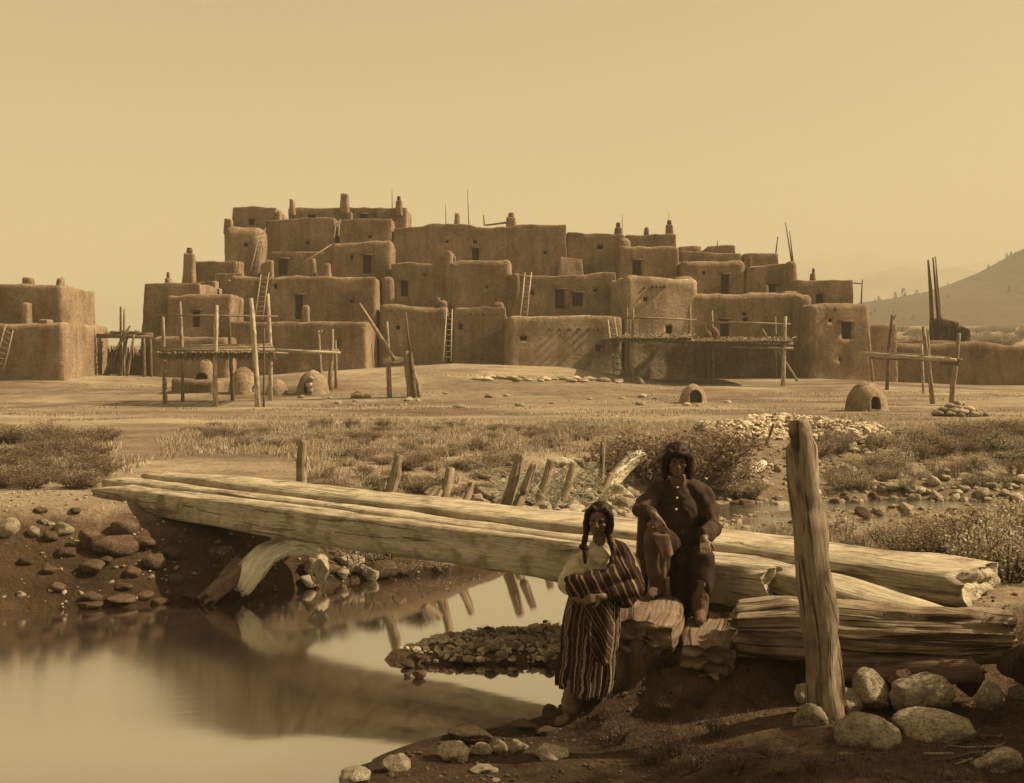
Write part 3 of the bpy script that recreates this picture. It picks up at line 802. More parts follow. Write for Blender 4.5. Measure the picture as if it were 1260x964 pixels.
# ------------------------------------------------------------------ ovens on the plaza
def gD(px, py): return G(px, py).y
oven(234, 264, 443, 474, gD(248, 476), (240, 254, 459, 470), 'clay oven on the low adobe platform under the big rack, farthest left', seed=2)
oven(277, 314, 452, 485, gD(295, 486), (301, 314, 474, 486), 'wide clay oven behind the big rack posts with its dark mouth at lower right', seed=3, angle=.5)
oven(324, 352, 466, 486, gD(338, 487), None, 'small low clay oven just right of the tallest rack posts', seed=4)
ov, oc, orad = oven(361, 402, 456, 486, gD(382, 487), (373, 382, 470, 486), 'clay oven with stones in its mouth, rightmost of the left group', seed=5)
oven(838, 873, 473, 497, gD(856, 497.5), (849, 864, 480, 496), 'small squat clay oven with a wide dark mouth in mid plaza', seed=6)
oven(1048, 1100, 470, 506, gD(1074, 506.5), (1072, 1084, 488, 504), 'large smooth clay oven with a narrow mouth at the right of the plaza', seed=7)
pp = G(237, 484)
mb = rounded_box(P(210, 0, pp.y).x, P(262, 0, pp.y).x, pp.y, pp.y + 2.6, pp.z - .4, P(0, 469, pp.y).z, .15, .25, 91, amp=.05, wav=.1)
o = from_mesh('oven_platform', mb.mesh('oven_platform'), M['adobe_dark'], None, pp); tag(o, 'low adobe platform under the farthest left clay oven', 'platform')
for k, (px, py, h_, w_) in enumerate([(374, 421, 40, 9)]): pass

# ------------------------------------------------------------------ drying racks
def upright(root, pxb, pyb, pxt, pyt, rad=.085, D=None, fork=False, mat='pole', bend=.0, name='post', px_mid=None):
    b0 = G(pxb, pyb) if D is None else P(pxb, pyb, D)
    t0 = P(pxt, pyt, b0.y); mid = (b0 + t0) / 2 + Vector((bend, 0, 0))
    if px_mid: mid = P(px_mid[0], px_mid[1], b0.y)
    q = MB(); q.tube([b0 - Vector((0, 0, .35)), b0.lerp(mid, .5) + Vector((bend * .3, 0, 0)), mid, mid.lerp(t0, .6), t0], [rad * 1.15, rad * 1.05, rad, rad * .9, rad * .7], 8, .16, pxb)
    if fork: q.tube([mid.lerp(t0, .8), t0 + Vector((.22, 0, .05))], [rad * .6, rad * .4], 6, .1, 2)
    q.build(name, M[mat], root); return b0, t0

def rail(root, pts, rad, mat='pole', name='rail'):
    q = MB(); q.tube(pts, rad, 7, .12, pts[0].x); return q.build(name, M[mat], root)

def fringe(root, a, b_, n_, ln, seed, depth=.5):
    """cut brush and straw hanging along a platform edge"""
    q = MB(); r = random.Random(seed)
    for k in range(n_):
        t = r.random(); p = a.lerp(b_, t) + Vector((0, r.uniform(-.1, depth), r.uniform(-.05, .06)))
        e = p + Vector((r.uniform(-.15, .15), r.uniform(-.1, .1), -r.uniform(.4, 1) * ln))
        q.tube([p, e], [.02, .012], 4, cap=False)
    o = q.build('brush_layer', M['twig'], root); return o

c0 = G(265, 500)
rk = thing('drying_rack', 'tall drying rack with six rough posts and a brush laden platform, at left', 'drying rack', c0)
Ds = {}
for k, (xb, yb, xt, yt, rad, mt) in enumerate([(203.6, 497, 200.5, 390, .10, 'pole'), (224.7, 494, 221.6, 371, .09, 'pole'), (265, 500.5, 266.8, 375.6, .11, 'pole_pale'),
        (287, 493, 281.4, 375.6, .09, 'pole_dark'), (318, 501, 308.8, 367, .13, 'pole_pale'), (332.8, 493, 329.6, 361.6, .11, 'pole_pale'), (324.3, 501, 325, 404, .05, 'pole_dark')]):
    b0, t0 = upright(rk, xb, yb, xt, yt, rad, None, False, mt, random.uniform(-.06, .06)); Ds[k] = b0.y
Df = Ds[2] + .1; Db = Df + 3.6
rail(rk, [P(186, 388.2, Df + 1), P(260, 388.6, Df + 1), P(342, 389.6, Df + 1)], [.05, .045, .04])
for (x0, x1, y0, y1, D, rr) in [(194, 338, 438, 437, Df, .12), (197, 334, 426.5, 424, Db, .09), (195, 338, 431.5, 431, Df + .1, .11), (199, 336, 429, 427, Df + 1.8, .09)]:
    rail(rk, [P(x0, y0, D), P((x0 + x1) / 2, (y0 + y1) / 2 + .8, D), P(x1, y1, D)], [rr, rr * .95, rr * .85], 'pole')
z_sh = P(0, 434.5, Df).z
q = MB(); r = random.Random(5)
for k in range(46):
    x = 196 + 140 * k / 45 + r.uniform(-.8, .8); a = P(x, 434.5, Df); a.z = z_sh + r.uniform(-.02, .04)
    q.tube([a + Vector((0, -.25 - r.random() * .2, 0)), a + Vector((r.uniform(-.1, .1), 3.9, r.uniform(-.03, .05)))], [.055, .04], 5, .1, k)
q.build('platform', M['pole'], rk)
fringe(rk, P(196, 434, Df - .3), P(337, 433.5, Df - .3), 420, .42, 4)

c0 = G(400, 482)
r2 = thing('drying_rack', 'single long rail carried on three short posts right of the big rack', 'drying rack', c0)
upright(r2, 395, 470, 392, 407, .09, None, True, 'pole'); bq, tq = upright(r2, 406, 480, 409, 405, .12); upright(r2, 413.7, 478, 412.8, 419, .09)
rail(r2, [P(335, 431, bq.y - .3), P(378, 433.5, bq.y - .2), P(419, 434.5, bq.y - .1)], [.10, .11, .08], 'pole_pale'); rail(r2, [P(340, 434, bq.y + .5), P(417, 431.5, bq.y + .4)], [.07, .06])

c0 = G(500, 489)
r3 = thing('pole_stand', 'rough post trestle with a pale crossbeam and long slanting pole, left of the plaza centre', 'trestle', c0)
b0, _ = upright(r3, 479.5, 489, 476, 396, .12, None, False, 'pole'); D3 = b0.y
upright(r3, 507, 489, 501, 432, .24, None, False, 'pole'); upright(r3, 518, 489, 502, 434, .12, None, False, 'pole'); upright(r3, 510, 489.5, 505, 434, .14, None, False, 'pole_dark')
rail(r3, [P(505, 440, D3 - .3), P(499, 385, D3 - .3)], [.07, .05], 'pole_dark', 'pole'); rail(r3, [P(472, 443.5, D3), P(488, 443, D3), P(503, 442.5, D3)], [.15, .17, .15], 'drift', 'crossbeam')
rail(r3, [P(486, 444, D3 - .4), P(465, 410, D3 - .2), P(442, 374, D3)], [.13, .11, .08], 'pole', 'slanting_pole')
q = MB(); q.tube([P(457, 423, D3), P(459.5, 452, D3)], .02, 4); q.build('rope', M['twig'], r3)

def shelf_rack(label, posts, top, shelf, Dw, seed, lumps=()):
    root = thing('drying_rack', label, 'drying rack', G(posts[0][0], posts[0][1])); D = None
    for (xb, yb, xt, yt, rad, mt) in posts:
        b0, t0 = upright(root, xb, yb, xt, yt, rad, None, False, mt)
        D = b0.y if D is None else min(D, b0.y)
    rail(root, [P(top[0], top[2], D), P((top[0] + top[1]) / 2, (top[2] + top[3]) / 2 - .5, D), P(top[1], top[3], D)], [.07, .06, .05])
    x0, x1, y = shelf
    for dy, dd in ((2.5, 0), (2.5, Dw - D - .6)): rail(root, [P(x0 - 2, y + dy, D + dd), P(x1 + 2, y + dy + .7, D + dd)], [.10, .09])
    q = MB(); r = random.Random(seed); n_ = int((x1 - x0) / 1.7)
    for k in range(n_):
        a = P(x0 + (x1 - x0) * k / n_ + r.uniform(-.5, .5), y, D)
        q.tube([a + Vector((0, -.35 - .25 * r.random(), r.uniform(-.03, .04))), Vector((a.x + r.uniform(-.1, .1), Dw - .25, a.z + .12))], [.06, .05], 5, .1, k)
    q.build('platform', M['pole'], root)
    fringe(root, P(x0, y + .5, D - .3), P(x1, y + .5, D - .3), 260, .3, seed)
    q = MB(); 
    for k in range(200):
        a = P(x0 + (x1 - x0) * r.random(), y, D + r.random() * 2); a.z += .08
        q.tube([a, a + Vector((r.uniform(-.5, .5), r.uniform(-.3, .3), r.uniform(0, .22)))], .022, 4, cap=False)
    q.build('straw', M['leaf_pale'], root)
    return root, D
shelf_rack('drying rack against the rounded pale block, with two tall posts and a straw covered shelf', [(778, 470, 779, 380, .10, 'pole'), (847.5, 470.5, 849, 374, .11, 'pole'), (770, 466, 772, 379, .06, 'pole')],
           (765, 857, 391, 394), (762, 852, 416), 83.6, 11)
rr_, Dr = shelf_rack('drying rack of four posts and a deep shelf in front of the long right wall', [(877, 470, 876, 382, .11, 'pole'), (963.5, 475.5, 966.4, 389.6, .12, 'pole_pale'), (955, 466, 954, 389.6, .07, 'pole'), (869, 467, 868, 397, .06, 'pole_dark')],
           (870, 973, 397, 399), (852, 974, 420), 84.2, 12)
rail(rr_, [P(981, 469, Dr + .4), P(957, 430, Dr)], [.08, .06], 'pole', 'brace'); rail(rr_, [P(900, 426.5, Dr - .1), P(976, 429, Dr - .1)], [.09, .08], 'pole'); rail(rr_, [P(938, 405, Dr + 1), P(946, 419, Dr + .5)], .05, 'pole', 'brace')
def bundle(px, py, wd, hgt, D, label):
    c = P(px, py, D); q = MB(); n_ = 12; rings = []
    for t in np.linspace(0, 1, 9):
        rr = math.sin(math.pi * min(max(t, .04), .96)) ** .5; ring = []
        for k in range(n_):
            a = 2 * math.pi * k / n_; s_ = 1 + .2 * float(vn(math.cos(a) * 2 + px, math.sin(a) * 2, t * 3)); ring.append(c + Vector((math.cos(a) * wd * rr * s_, math.sin(a) * wd * .7 * rr * s_, t * hgt)))
        rings.append(ring)
    q.loft(rings); o = q.build('sack', M['hide_pale'], None, c); tag(o, label, 'sack')
bundle(871, 418.5, .22, .55, Dr + .7, 'small pale sack at the left end of the right rack shelf'); bundle(879, 418.5, .30, .75, Dr + .9, 'larger pale sack beside a rack post on the right rack shelf')

c0 = G(1148, 497)
r5 = thing('drying_rack', 'bare rack with one long heavy beam on forked crooked posts before the courtyard wall', 'drying rack', c0)
pa, _ = upright(r5, 1074, 472, 1068, 408, .10); upright(r5, 1091, 480, 1098, 388, .10, None, True, 'pole_dark', 0, 'post', (1094, 430))
pb, _ = upright(r5, 1148.5, 497, 1136, 402, .11); pc, _ = upright(r5, 1170, 499, 1180.4, 410, .12, None, False, 'pole'); upright(r5, 1136.5, 485, 1134, 424, .07, None, False, 'pole_pale'); upright(r5, 1146, 488, 1142, 412, .07)
Dm = (pa.y + pc.y) / 2
rail(r5, [P(1058, 434.5, pc.y + 3), P(1080, 437, pc.y + 2.4), P(1120, 439.5, pc.y + 1.4), P(1176, 443.5, pc.y - .3)], [.11, .125, .11, .10], 'pole_pale', 'beam')
rail(r5, [P(1070, 440, pc.y + 3.2), P(1140, 443, pc.y + 1.5), P(1183, 443, pc.y - .2)], [.09, .085, .07], 'pole', 'beam')
rail(r5, [P(1062, 433, pc.y + 3.6), P(1120, 437, pc.y + 2), P(1170, 441, pc.y + .3)], [.08, .08, .06], 'pole', 'beam'); rail(r5, [P(1158, 446, pc.y + .6), P(1180, 447.5, pc.y - .2)], [.14, .1], 'pole_dark', 'beam')

# open pole shelter between the left house and the pueblo
c0 = Vector(P(150, 462, 77))
sh = thing('pole_shelter', 'open pole shelter of leaning sticks filling the gap between house and pueblo', 'shelter', (c0.x, 77, gz1(c0.x, 77)))
DG = 77
rail(sh, [P(119, 413.5, DG), P(188, 415, DG)], [.13, .10], 'pole_dark', 'beam'); rail(sh, [P(136, 411.5, DG + 1), P(188, 413, DG + 1)], [.2, .18], 'pole_dark', 'beam')
for (xb, yb, xt, yt, rad) in [(148.8, 462, 148.5, 377.5, .09), (152.6, 462, 153, 380.5, .08), (177.5, 462, 177, 416, .11), (124, 458, 123, 414, .09), (146, 464, 157, 412, .09), (155, 464, 165, 412, .08), (127.6, 452, 160, 401, .09), (131, 458, 150, 416, .1), (186, 462, 185, 415, .1)]:
    upright(sh, xb, yb + 6, xt, yt, rad, DG - .2 + random.random() * .8, False, 'pole_dark' if rad > .085 else 'pole')
q = MB(); r = random.Random(9)
for k in range(120):
    a = P(136 + 42 * r.random(), 411 + r.uniform(-1.5, 2), DG + r.random() * 1.5); q.tube([a, a + Vector((r.uniform(-.6, .6), r.uniform(-.4, .4), r.uniform(-.05, .2)))], .025, 4, cap=False)
q.build('brush_layer', M['brush'], sh)
q = MB()
for k in range(260):
    x = 120 + 66 * r.random(); a = P(x, 462, DG + 2.2); a.z = gz1(a.x, a.y); q.tube([a, a + Vector((r.uniform(-.15, .15), r.uniform(-.1, .1), r.uniform(.9, 1.9)))], [.05, .03], 4, cap=False)
q.build('brush_fence', M['brush'], sh)
# ------------------------------------------------------------------ bridge timbers
def timber(name, label, cat, ctr, wid, hei, mat, seed, expo=5.0, amp=.02, jag=.12, n=22, sec=46, parent=None, twist=0.0, crackamp=0.0, group=None):
    """hewn log: rings of a squared section along a smooth centre line, rough faces and broken ends"""
    ctr = [Vector(c_) for c_ in ctr]; tt = np.linspace(0, 1, len(ctr)); ts = np.linspace(0, 1, sec)
    cx_ = [np.interp(ts, tt, [c_[a] for c_ in ctr]) for a in range(3)]
    W = np.interp(ts, np.linspace(0, 1, len(wid)), wid); Hh = np.interp(ts, np.linspace(0, 1, len(hei)), hei)
    pts = [Vector((cx_[0][i], cx_[1][i], cx_[2][i])) for i in range(sec)]
    rings, us, u = [], [], 0; th = [2 * math.pi * (k + .5) / n for k in range(n)]
    Ltot = sum((pts[i + 1] - pts[i]).length for i in range(sec - 1))
    def ring(i, shrink=1.0, push=0.0):
        d = (pts[min(i + 1, sec - 1)] - pts[max(i - 1, 0)]).normalized(); side = Vector((0, 0, 1)).cross(d).normalized(); up = d.cross(side)
        out = []
        for k, t in enumerate(th):
            c_, s_ = math.cos(t + twist * ts[i]), math.sin(t + twist * ts[i]); q = (abs(c_) ** expo + abs(s_) ** expo) ** (-1 / expo)
            x, z = c_ * q, s_ * q
            sk = shrink ** 4; jx, jz = x * shrink, z * shrink
            nz = sk * amp * float(fbm(3 * x + seed, 3 * z, u * 1.6, 3)) + sk * crackamp * min(0.0, float(vn(11 * x + seed, 11 * z, u * .7)) - .1) - sk * crackamp * .5 * abs(float(vn(23 * x + seed, 23 * z, u * 1.1)))
            jg = jag * float(fbm(2.6 * jx + seed * 2, 2.6 * jz + 3, 0, 3)) * (1 if i in (0, sec - 1) else 0)
            out.append(pts[i] + side * (x * W[i] / 2 * shrink + nz * x) + up * (z * Hh[i] / 2 * shrink + nz * z) + d * (jg + push))
        return out
    for i in range(sec):
        if i: u += (pts[i] - pts[i - 1]).length
        if i == 0:
            [(rings.append(ring(0, s_, .012 * (1 - s_))), us.append(-.2 + .19 * s_)) for s_ in (.12, .3, .5, .7, .86, .96)]
        rings.append(ring(i)); us.append(u)
        if i == sec - 1:
            [(rings.append(ring(i, s_, -.012 * (1 - s_))), us.append(u + .2 - .19 * s_)) for s_ in (.96, .86, .7, .5, .3, .12)]
    mb = MB(); per = float(np.mean(W) + np.mean(Hh)) * 2
    mb.loft(rings, us)
    mb.uv = [[(a_, b_ * per) for a_, b_ in q] for q in mb.uv]
    nr = len(rings)
    for fi, q in enumerate(mb.f):                        # end grain: even speckle instead of stretched fibres
        seg = fi // n
        if seg < 6 or seg >= nr - 7: mb.uv[fi] = [((mb.v[v_][0] + mb.v[v_][1]) * 5, mb.v[v_][2] * .4) for v_ in q]
    base = min((Vector(p) for r_ in rings for p in r_), key=lambda p: p.z)
    o = mb.build(name, M[mat], parent, None if parent else Vector((pts[0].x, pts[0].y, base.z)))
    if label: tag(o, label, cat, group)
    return o

L0, L1 = Vector((-5.33, 15.5, 0)), Vector((2.02, 9.3, 0)); AX = (L1 - L0).normalized(); PE = Vector((-AX.y, AX.x, 0))
def on(t, off, z): q = L0 + AX * t + PE * off; q.z = z; return q
LEN = (L1 - L0).length
timber('bridge_log', 'front hewn bridge log with a dark knotty side face and a wedge cut left end', 'log',
       [on(-.12, .17, .45), on(.35, .17, .41), on(2.5, .16, .395), on(5, .14, .385), on(7.5, .12, .375), on(LEN - .05, .10, .375)], [.34, .34, .33, .30, .26, .24], [.12, .30, .33, .345, .36, .36], 'log', 3, amp=.014, jag=.06, expo=8)
timber('bridge_log', 'narrow middle bridge log whose broken right end shows beyond the front log', 'log',
       [on(-.5, .52, .48), on(1, .51, .465), on(3.5, .46, .45), on(6.5, .37, .43), on(LEN - .4, .34, .42), on(LEN + .35, .25, .36), on(LEN + 1.2, .12, .28)], [.3, .32, .31, .26, .28, .5, .34], [.2, .28, .28, .28, .28, .26, .2], 'log', 8, amp=.016, jag=.06, expo=7)
timber('bridge_log', 'broad flat rear bridge log reaching farthest right into the bushes', 'log',
       [on(-.2, 1.05, .53), on(1.2, 1.06, .53), on(4, 1.01, .52), on(7, .985, .50), on(LEN + .1, .98, .47), on(LEN + 1.22, .98, .44)], [.55, .66, .74, .84, .86, .84], [.2, .26, .26, .26, .27, .26], 'log', 15, amp=.016, expo=8, jag=.07)
# knots on the front face
for k, (t, z) in enumerate([(2.0, .47), (8.25, .41)]):
    pass
timber('crib_log', 'thick split log with deep weathered cracks lying under the right end of the bridge', 'log',
       [(1.62, 8.75, .22), (2.0, 8.68, .245), (2.6, 8.55, .23), (3.2, 8.42, .24), (3.45, 8.38, .24)], [.40, .46, .46, .42, .34], [.34, .42, .40, .36, .30], 'log_grey', 21, expo=2.8, amp=.04, crackamp=.045, n=72, sec=70, jag=.05)
timber('crib_log', 'thin dark log wedged beneath the cracked split log', 'log', [(2.15, 8.42, .00), (2.7, 8.3, .02), (3.15, 8.2, .05)], [.18, .2, .2], [.17, .18, .16], 'pole_dark', 25, expo=2.2, amp=.03, n=16)
timber('crib_log', 'short hewn stub under the seated man with a ragged lit edge, nearer the water', 'log',
       [(1.08, 9.62, .17), (1.05, 9.3, .17), (.98, 8.95, .165), (.93, 8.72, .15)], [.50, .56, .56, .46], [.30, .32, .30, .24], 'stub', 31, expo=3.6, amp=.02, jag=.07, n=32)
timber('crib_log', 'second hewn stub under the man, beside the cracked log, catching a patch of sun', 'log',
       [(1.62, 9.55, .02), (1.55, 9.2, .02), (1.46, 8.85, .02), (1.41, 8.66, .0)], [.44, .5, .48, .4], [.30, .30, .28, .22], 'stub', 36, expo=3.6, amp=.02, jag=.07, n=32)
def post(name, label, pts, rad, mat, amp=.16, n=14, expo=1, group=None, cat='post'):
    q = MB(); P0 = [Vector(p) for p in pts]; 
    fine, fr_ = [], []
    for i in range(len(P0) - 1):
        for s_ in range(8):
            fine.append(P0[i].lerp(P0[i + 1], s_ / 8)); fr_.append(rad[i] + (rad[i + 1] - rad[i]) * s_ / 8)
    fine.append(P0[-1]); fr_.append(rad[-1]); q.tube(fine, fr_, n, amp, P0[0].x * 7)
    per = 2 * math.pi * float(np.mean(rad)); q.uv = [[(a_, b_ * per) for a_, b_ in f_] for f_ in q.uv]
    o = q.build(name, M[mat], None, P0[0]); return tag(o, label, cat, group)
Dp = 8.05
post('crib_post', 'tall rough leaning post with a bright split edge, standing among the stones at right',
     [P(1017, 885, Dp), P(1014, 840, Dp), P(1009, 770, Dp), P(1001, 700, Dp), P(996, 640, Dp), P(989, 600, Dp + .02), P(987, 550, Dp + .02), P(982, 517, Dp + .02)], [.12, .118, .112, .108, .102, .090, .090, .060], 'log_grey', .30)
post('crib_post', 'dim upright stake holding up the hewn stub beneath the seated man', [P(781, 868, 8.75), P(782, 775, 8.8)], [.085, .08], 'pole_dark', .12)
post('rail_post', 'upright weathered post behind the left half of the bridge', [G(371, 601) - Vector((0, 0, .2)), P(371, 570, G(371, 601).y), P(373.5, 542, G(371, 601).y)], [.075, .075, .068], 'log_grey', .1)
SP = [(478, 614, 491, 560, .085, 'blunt leaning stake left of the others behind the bridge'), (543, 622, 554, 576, .08, 'short stake behind mid bridge leaning right, paired with a lower stub'), (524, 622, 540, 603, .1, 'lowest slanting stub beside the pale dirt slope'),
      (569, 626, 580, 595, .07, 'small upright stub in front of the pale cobbles'), (618, 634, 641, 559, .10, 'thickest dark leaning stake of the cobble bank'), (628, 640, 657, 571, .085, 'dark leaning stake tight against the thickest one'),
      (661, 625, 678, 566, .085, 'stake in the middle of the cobble bank'), (690, 622, 706, 569, .075, 'slim stake right of the middle stake on the cobble bank'), (737, 605, 742, 545, .06, 'thin stake rising at the right end of the cobble bank'),
      (735, 615, 752, 583, .08, 'short thick stub above the standing woman'), (879, 545, 884, 518, .05, 'thin distant stake beside the bush behind the man'), (940, 552, 952, 522, .05, 'thin distant stake in front of the rubble heap')]
for xb, yb, xt, yt, rad, tx in SP:
    g_ = G(xb, yb); t_ = P(xt, yt, g_.y + .15); d_ = (t_ - g_)
    post('bank_stake', tx, [g_ - d_ * .25, g_ + d_ * .5 + Vector((.02, 0, 0)), t_], [rad * .95, rad * .85, rad * .7], 'log_grey', .16, 10, cat='stake')
# bleached driftwood root
def W(px, py, D): return P(px, py, D)
DD = 13.55
o = timber('driftwood', 'big bleached curved driftwood root bridging the gravel under the bridge', 'driftwood',
       [W(296, 728, DD - .3), W(309, 703, DD - .15), W(326, 683, DD), W(348, 674, DD + .15), W(372, 673, DD + .25), W(391, 680, DD + .3)], [.14, .30, .34, .30, .26, .18], [.18, .30, .26, .22, .18, .13], 'drift', 44, expo=2.3, amp=.03, n=24, jag=.04)
o = timber('driftwood', 'stubby dark slab of wood slanting into the water beside the bleached root', 'driftwood', [W(256, 736, DD - .35), W(279, 715, DD - .25), W(303, 690, DD - .05)], [.3, .32, .26], [.12, .14, .12], 'pole_dark', 47, expo=3, amp=.03)
r = random.Random(12)
q = MB()
for k in range(60):
    a = G(398 + 85 * r.random(), 712 - 22 * r.random()); a.z += .02
    b_ = a + Vector((r.uniform(-.35, .35), r.uniform(-.3, .3), r.uniform(-.05, .4))); q.tube([a, (a + b_) / 2 + Vector((r.uniform(-.08, .08), 0, r.uniform(0, .1))), b_], [.010, .008, .004], 5, cap=False)
o = q.build('root_tangle', M['pole'], None, G(430, 712)); tag(o, 'tangle of dry roots and twigs on the far gravel under the bridge', 'roots')
q = MB()
for k in range(8):
    a = W(392 + 2 * r.random(), 690, DD + .2); b_ = W(385 + 20 * r.random(), 716 + r.random() * 6, DD); q.tube([a, (a + b_) / 2 + Vector((r.uniform(-.1, .1), 0, 0)), b_], [.03, .024, .012], 6, cap=False)
o = q.build('split_branch', M['drift'], None, W(392, 705, DD)); tag(o, 'pale split branch end hanging beside the bleached driftwood root', 'branch')
q = MB()
for k in range(420):
    x = 625 + 130 * r.random(); y = 628 - 36 * r.random(); a = G(x, y); a.z += .05
    b_ = a + Vector((r.uniform(-.7, .5), r.uniform(-.6, .1), r.uniform(-.25, .45))); q.tube([a, (a + b_) / 2 + Vector((0, 0, r.uniform(0, .1))), b_], [.008, .007, .004], 4, cap=False)
o = q.build('brushwood', M['drift'], None, G(720, 620)); tag(o, 'heap of thin dry brushwood lodged on the cobble bank behind the woman', 'brushwood')
for (pts, wd, tx) in [([(905, 546), (888, 564)], .12, 'short pale board leaning on the bush behind the man'), ([(897, 585), (925, 580), (938, 572)], .22, 'pale driftwood log by the upper stream'),
                      ([(748, 598), (768, 577), (786, 560)], .30, 'large pale driftwood trunk at the right end of the cobble bank')]:
    C_ = [G(*p) + Vector((0, 0, .12 if wd > .2 else .18)) for p in pts]; y_ = C_[0].y; C_ = [P(p[0], p[1], y_ + .3 * i) for i, p in enumerate(pts)]
    timber('driftwood', tx, 'driftwood', C_, [wd] * 3, [wd * .8] * 3, 'drift', wd * 99, expo=2.6, amp=.03, sec=14, n=14)

# ------------------------------------------------------------------ stones
ROCKM = {}
def rock_mesh(seed, sub=3, flat=0.0, mat='rock'):
    key = (seed, sub, mat)
    if key in ROCKM: return ROCKM[key]
    bm = bmesh.new(); bmesh.ops.create_icosphere(bm, subdivisions=sub, radius=1)
    co = np.array([v.co[:] for v in bm.verts]); rs = np.random.default_rng(seed)
    for k in range(9):                                   # worn facets
        d = rs.normal(size=3); d /= np.linalg.norm(d); h_ = rs.uniform(.58, .84); ex = np.maximum(co @ d - h_, 0); co -= .88 * ex[:, None] * d
    nn = 1 + .20 * fbm(co[:, 0] * 1.1 + seed * 3.1, co[:, 1] * 1.1, co[:, 2] * 1.1, 2) + .045 * fbm(co[:, 0] * 5 + seed, co[:, 1] * 5, co[:, 2] * 5, 2)
    co *= nn[:, None]
    co /= np.abs(co).max(0)
    for v, c_ in zip(bm.verts, co): v.co = c_
    me = bpy.data.meshes.new('stone'); bm.to_mesh(me); bm.free()
    me.polygons.foreach_set('use_smooth', [True] * len(me.polygons)); me.materials.append(M[mat]); ROCKM[key] = me; return me

def rock(loc, size, seed, label, group=None, mat='rock', sub=3, rot=None, tilt=0.0, cat='stone', name='river_stone'):
    o = bpy.data.objects.new(name, rock_mesh(seed % 17 if sub < 4 else seed, sub, mat=mat)); link(o)
    o.location = loc; o.scale = size; o.rotation_euler = (0, tilt, (seed * 1.7) % 6.28 if rot is None else rot)
    return tag(o, label, cat, group)

def rock_px(px, py, w_, h_, zb, seed, label, group=None, mat='rock', sub=4, tilt=0.0, D=None):
    yb = py + h_ / 2
    D = D or (H - zb) * F / (yb - HZ)
    D = D + w_ / 2 * D / F * .3
    s = D / F
    c_ = P(px, py, D); c_.z -= .07 * h_ * s; return rock(c_, (w_ / 2 * s, max(w_ * .42, h_ * .5) * s, h_ / 2 * s * 1.08), seed, label, group, mat, sub, 0.0, tilt)

RIGHT = [(998.6, 880, 48, 44, -.27, 'rounded stone at the foot of the tall post, left side', 'rock'), (1041, 864, 48, 38, -.24, 'smooth rounded stone just right of the tall post foot', 'rock'),
  (1073, 849, 54, 56, -.22, 'upright egg shaped stone between the post and the biggest boulder', 'rock'), (1137, 850, 92, 58, -.2, 'biggest boulder at right, two humps with sunlit patches', 'rock'),
  (1071, 904, 96, 54, -.3, 'broad half buried stone in front of the egg shaped one', 'rock'), (1149, 893, 96, 40, -.25, 'long smooth pale sunlit stone below the biggest boulder', 'rock_pale'),
  (1216, 855, 40, 38, -.14, 'stone right of the biggest boulder with a pale lower half', 'rock'), (1040, 937, 38, 28, -.33, 'small pale stone near the bottom edge below the half buried one', 'rock_pale'),
  (1228, 935, 60, 34, -.25, 'sharp shadowed stone in the lower right corner', 'rock'), (1228, 957, 38, 22, -.3, 'lowest stone of all in the lower right corner', 'rock'),
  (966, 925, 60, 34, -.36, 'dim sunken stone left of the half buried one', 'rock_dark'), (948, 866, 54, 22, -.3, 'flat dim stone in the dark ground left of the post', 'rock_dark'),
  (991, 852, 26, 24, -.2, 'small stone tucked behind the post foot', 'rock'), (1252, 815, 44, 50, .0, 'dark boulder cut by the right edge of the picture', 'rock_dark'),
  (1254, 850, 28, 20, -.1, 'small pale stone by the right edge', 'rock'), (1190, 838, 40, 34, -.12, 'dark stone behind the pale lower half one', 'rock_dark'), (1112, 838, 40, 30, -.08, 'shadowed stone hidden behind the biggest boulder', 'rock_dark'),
  (1160, 920, 30, 12, -.3, 'thin flat stone lying below the long pale one', 'rock')]
for k, (x, y, w_, h_, zb, tx, mt) in enumerate(RIGHT): rock_px(x, y, w_, h_, zb, 100 + k * 3, tx, None, mt)
BOT = [(438.5, 953, 42, 32, 'chunky pale stone lowest at the water edge, farthest left', 'rock_pale'), (487, 940, 38, 27, 'round pale stone second from the left at the near water edge', 'rock_pale'), (558, 923, 40, 26, 'mottled angular stone at the near water edge', 'rock_pale'),
  (591, 922, 32, 18, 'smooth pale pebble shaped stone right of the mottled one', 'rock_pale'), (614, 919, 22, 19, 'small stone with a dark cleft in the near row', 'rock'), (638, 918, 30, 19, 'angular pale stone with a bright top in the near row', 'rock_pale'),
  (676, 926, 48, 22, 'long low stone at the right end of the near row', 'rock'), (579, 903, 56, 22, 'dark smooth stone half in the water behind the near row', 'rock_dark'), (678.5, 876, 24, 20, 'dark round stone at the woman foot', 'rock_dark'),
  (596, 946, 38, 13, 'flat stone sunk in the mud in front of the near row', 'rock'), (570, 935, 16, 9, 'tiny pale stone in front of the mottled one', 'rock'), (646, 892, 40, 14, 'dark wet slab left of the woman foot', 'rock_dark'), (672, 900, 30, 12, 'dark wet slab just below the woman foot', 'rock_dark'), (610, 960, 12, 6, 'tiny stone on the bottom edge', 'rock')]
for k, (x, y, w_, h_, tx, mt) in enumerate(BOT): rock_px(x, y, w_, h_, -.46, 200 + k * 3, tx, None, mt)
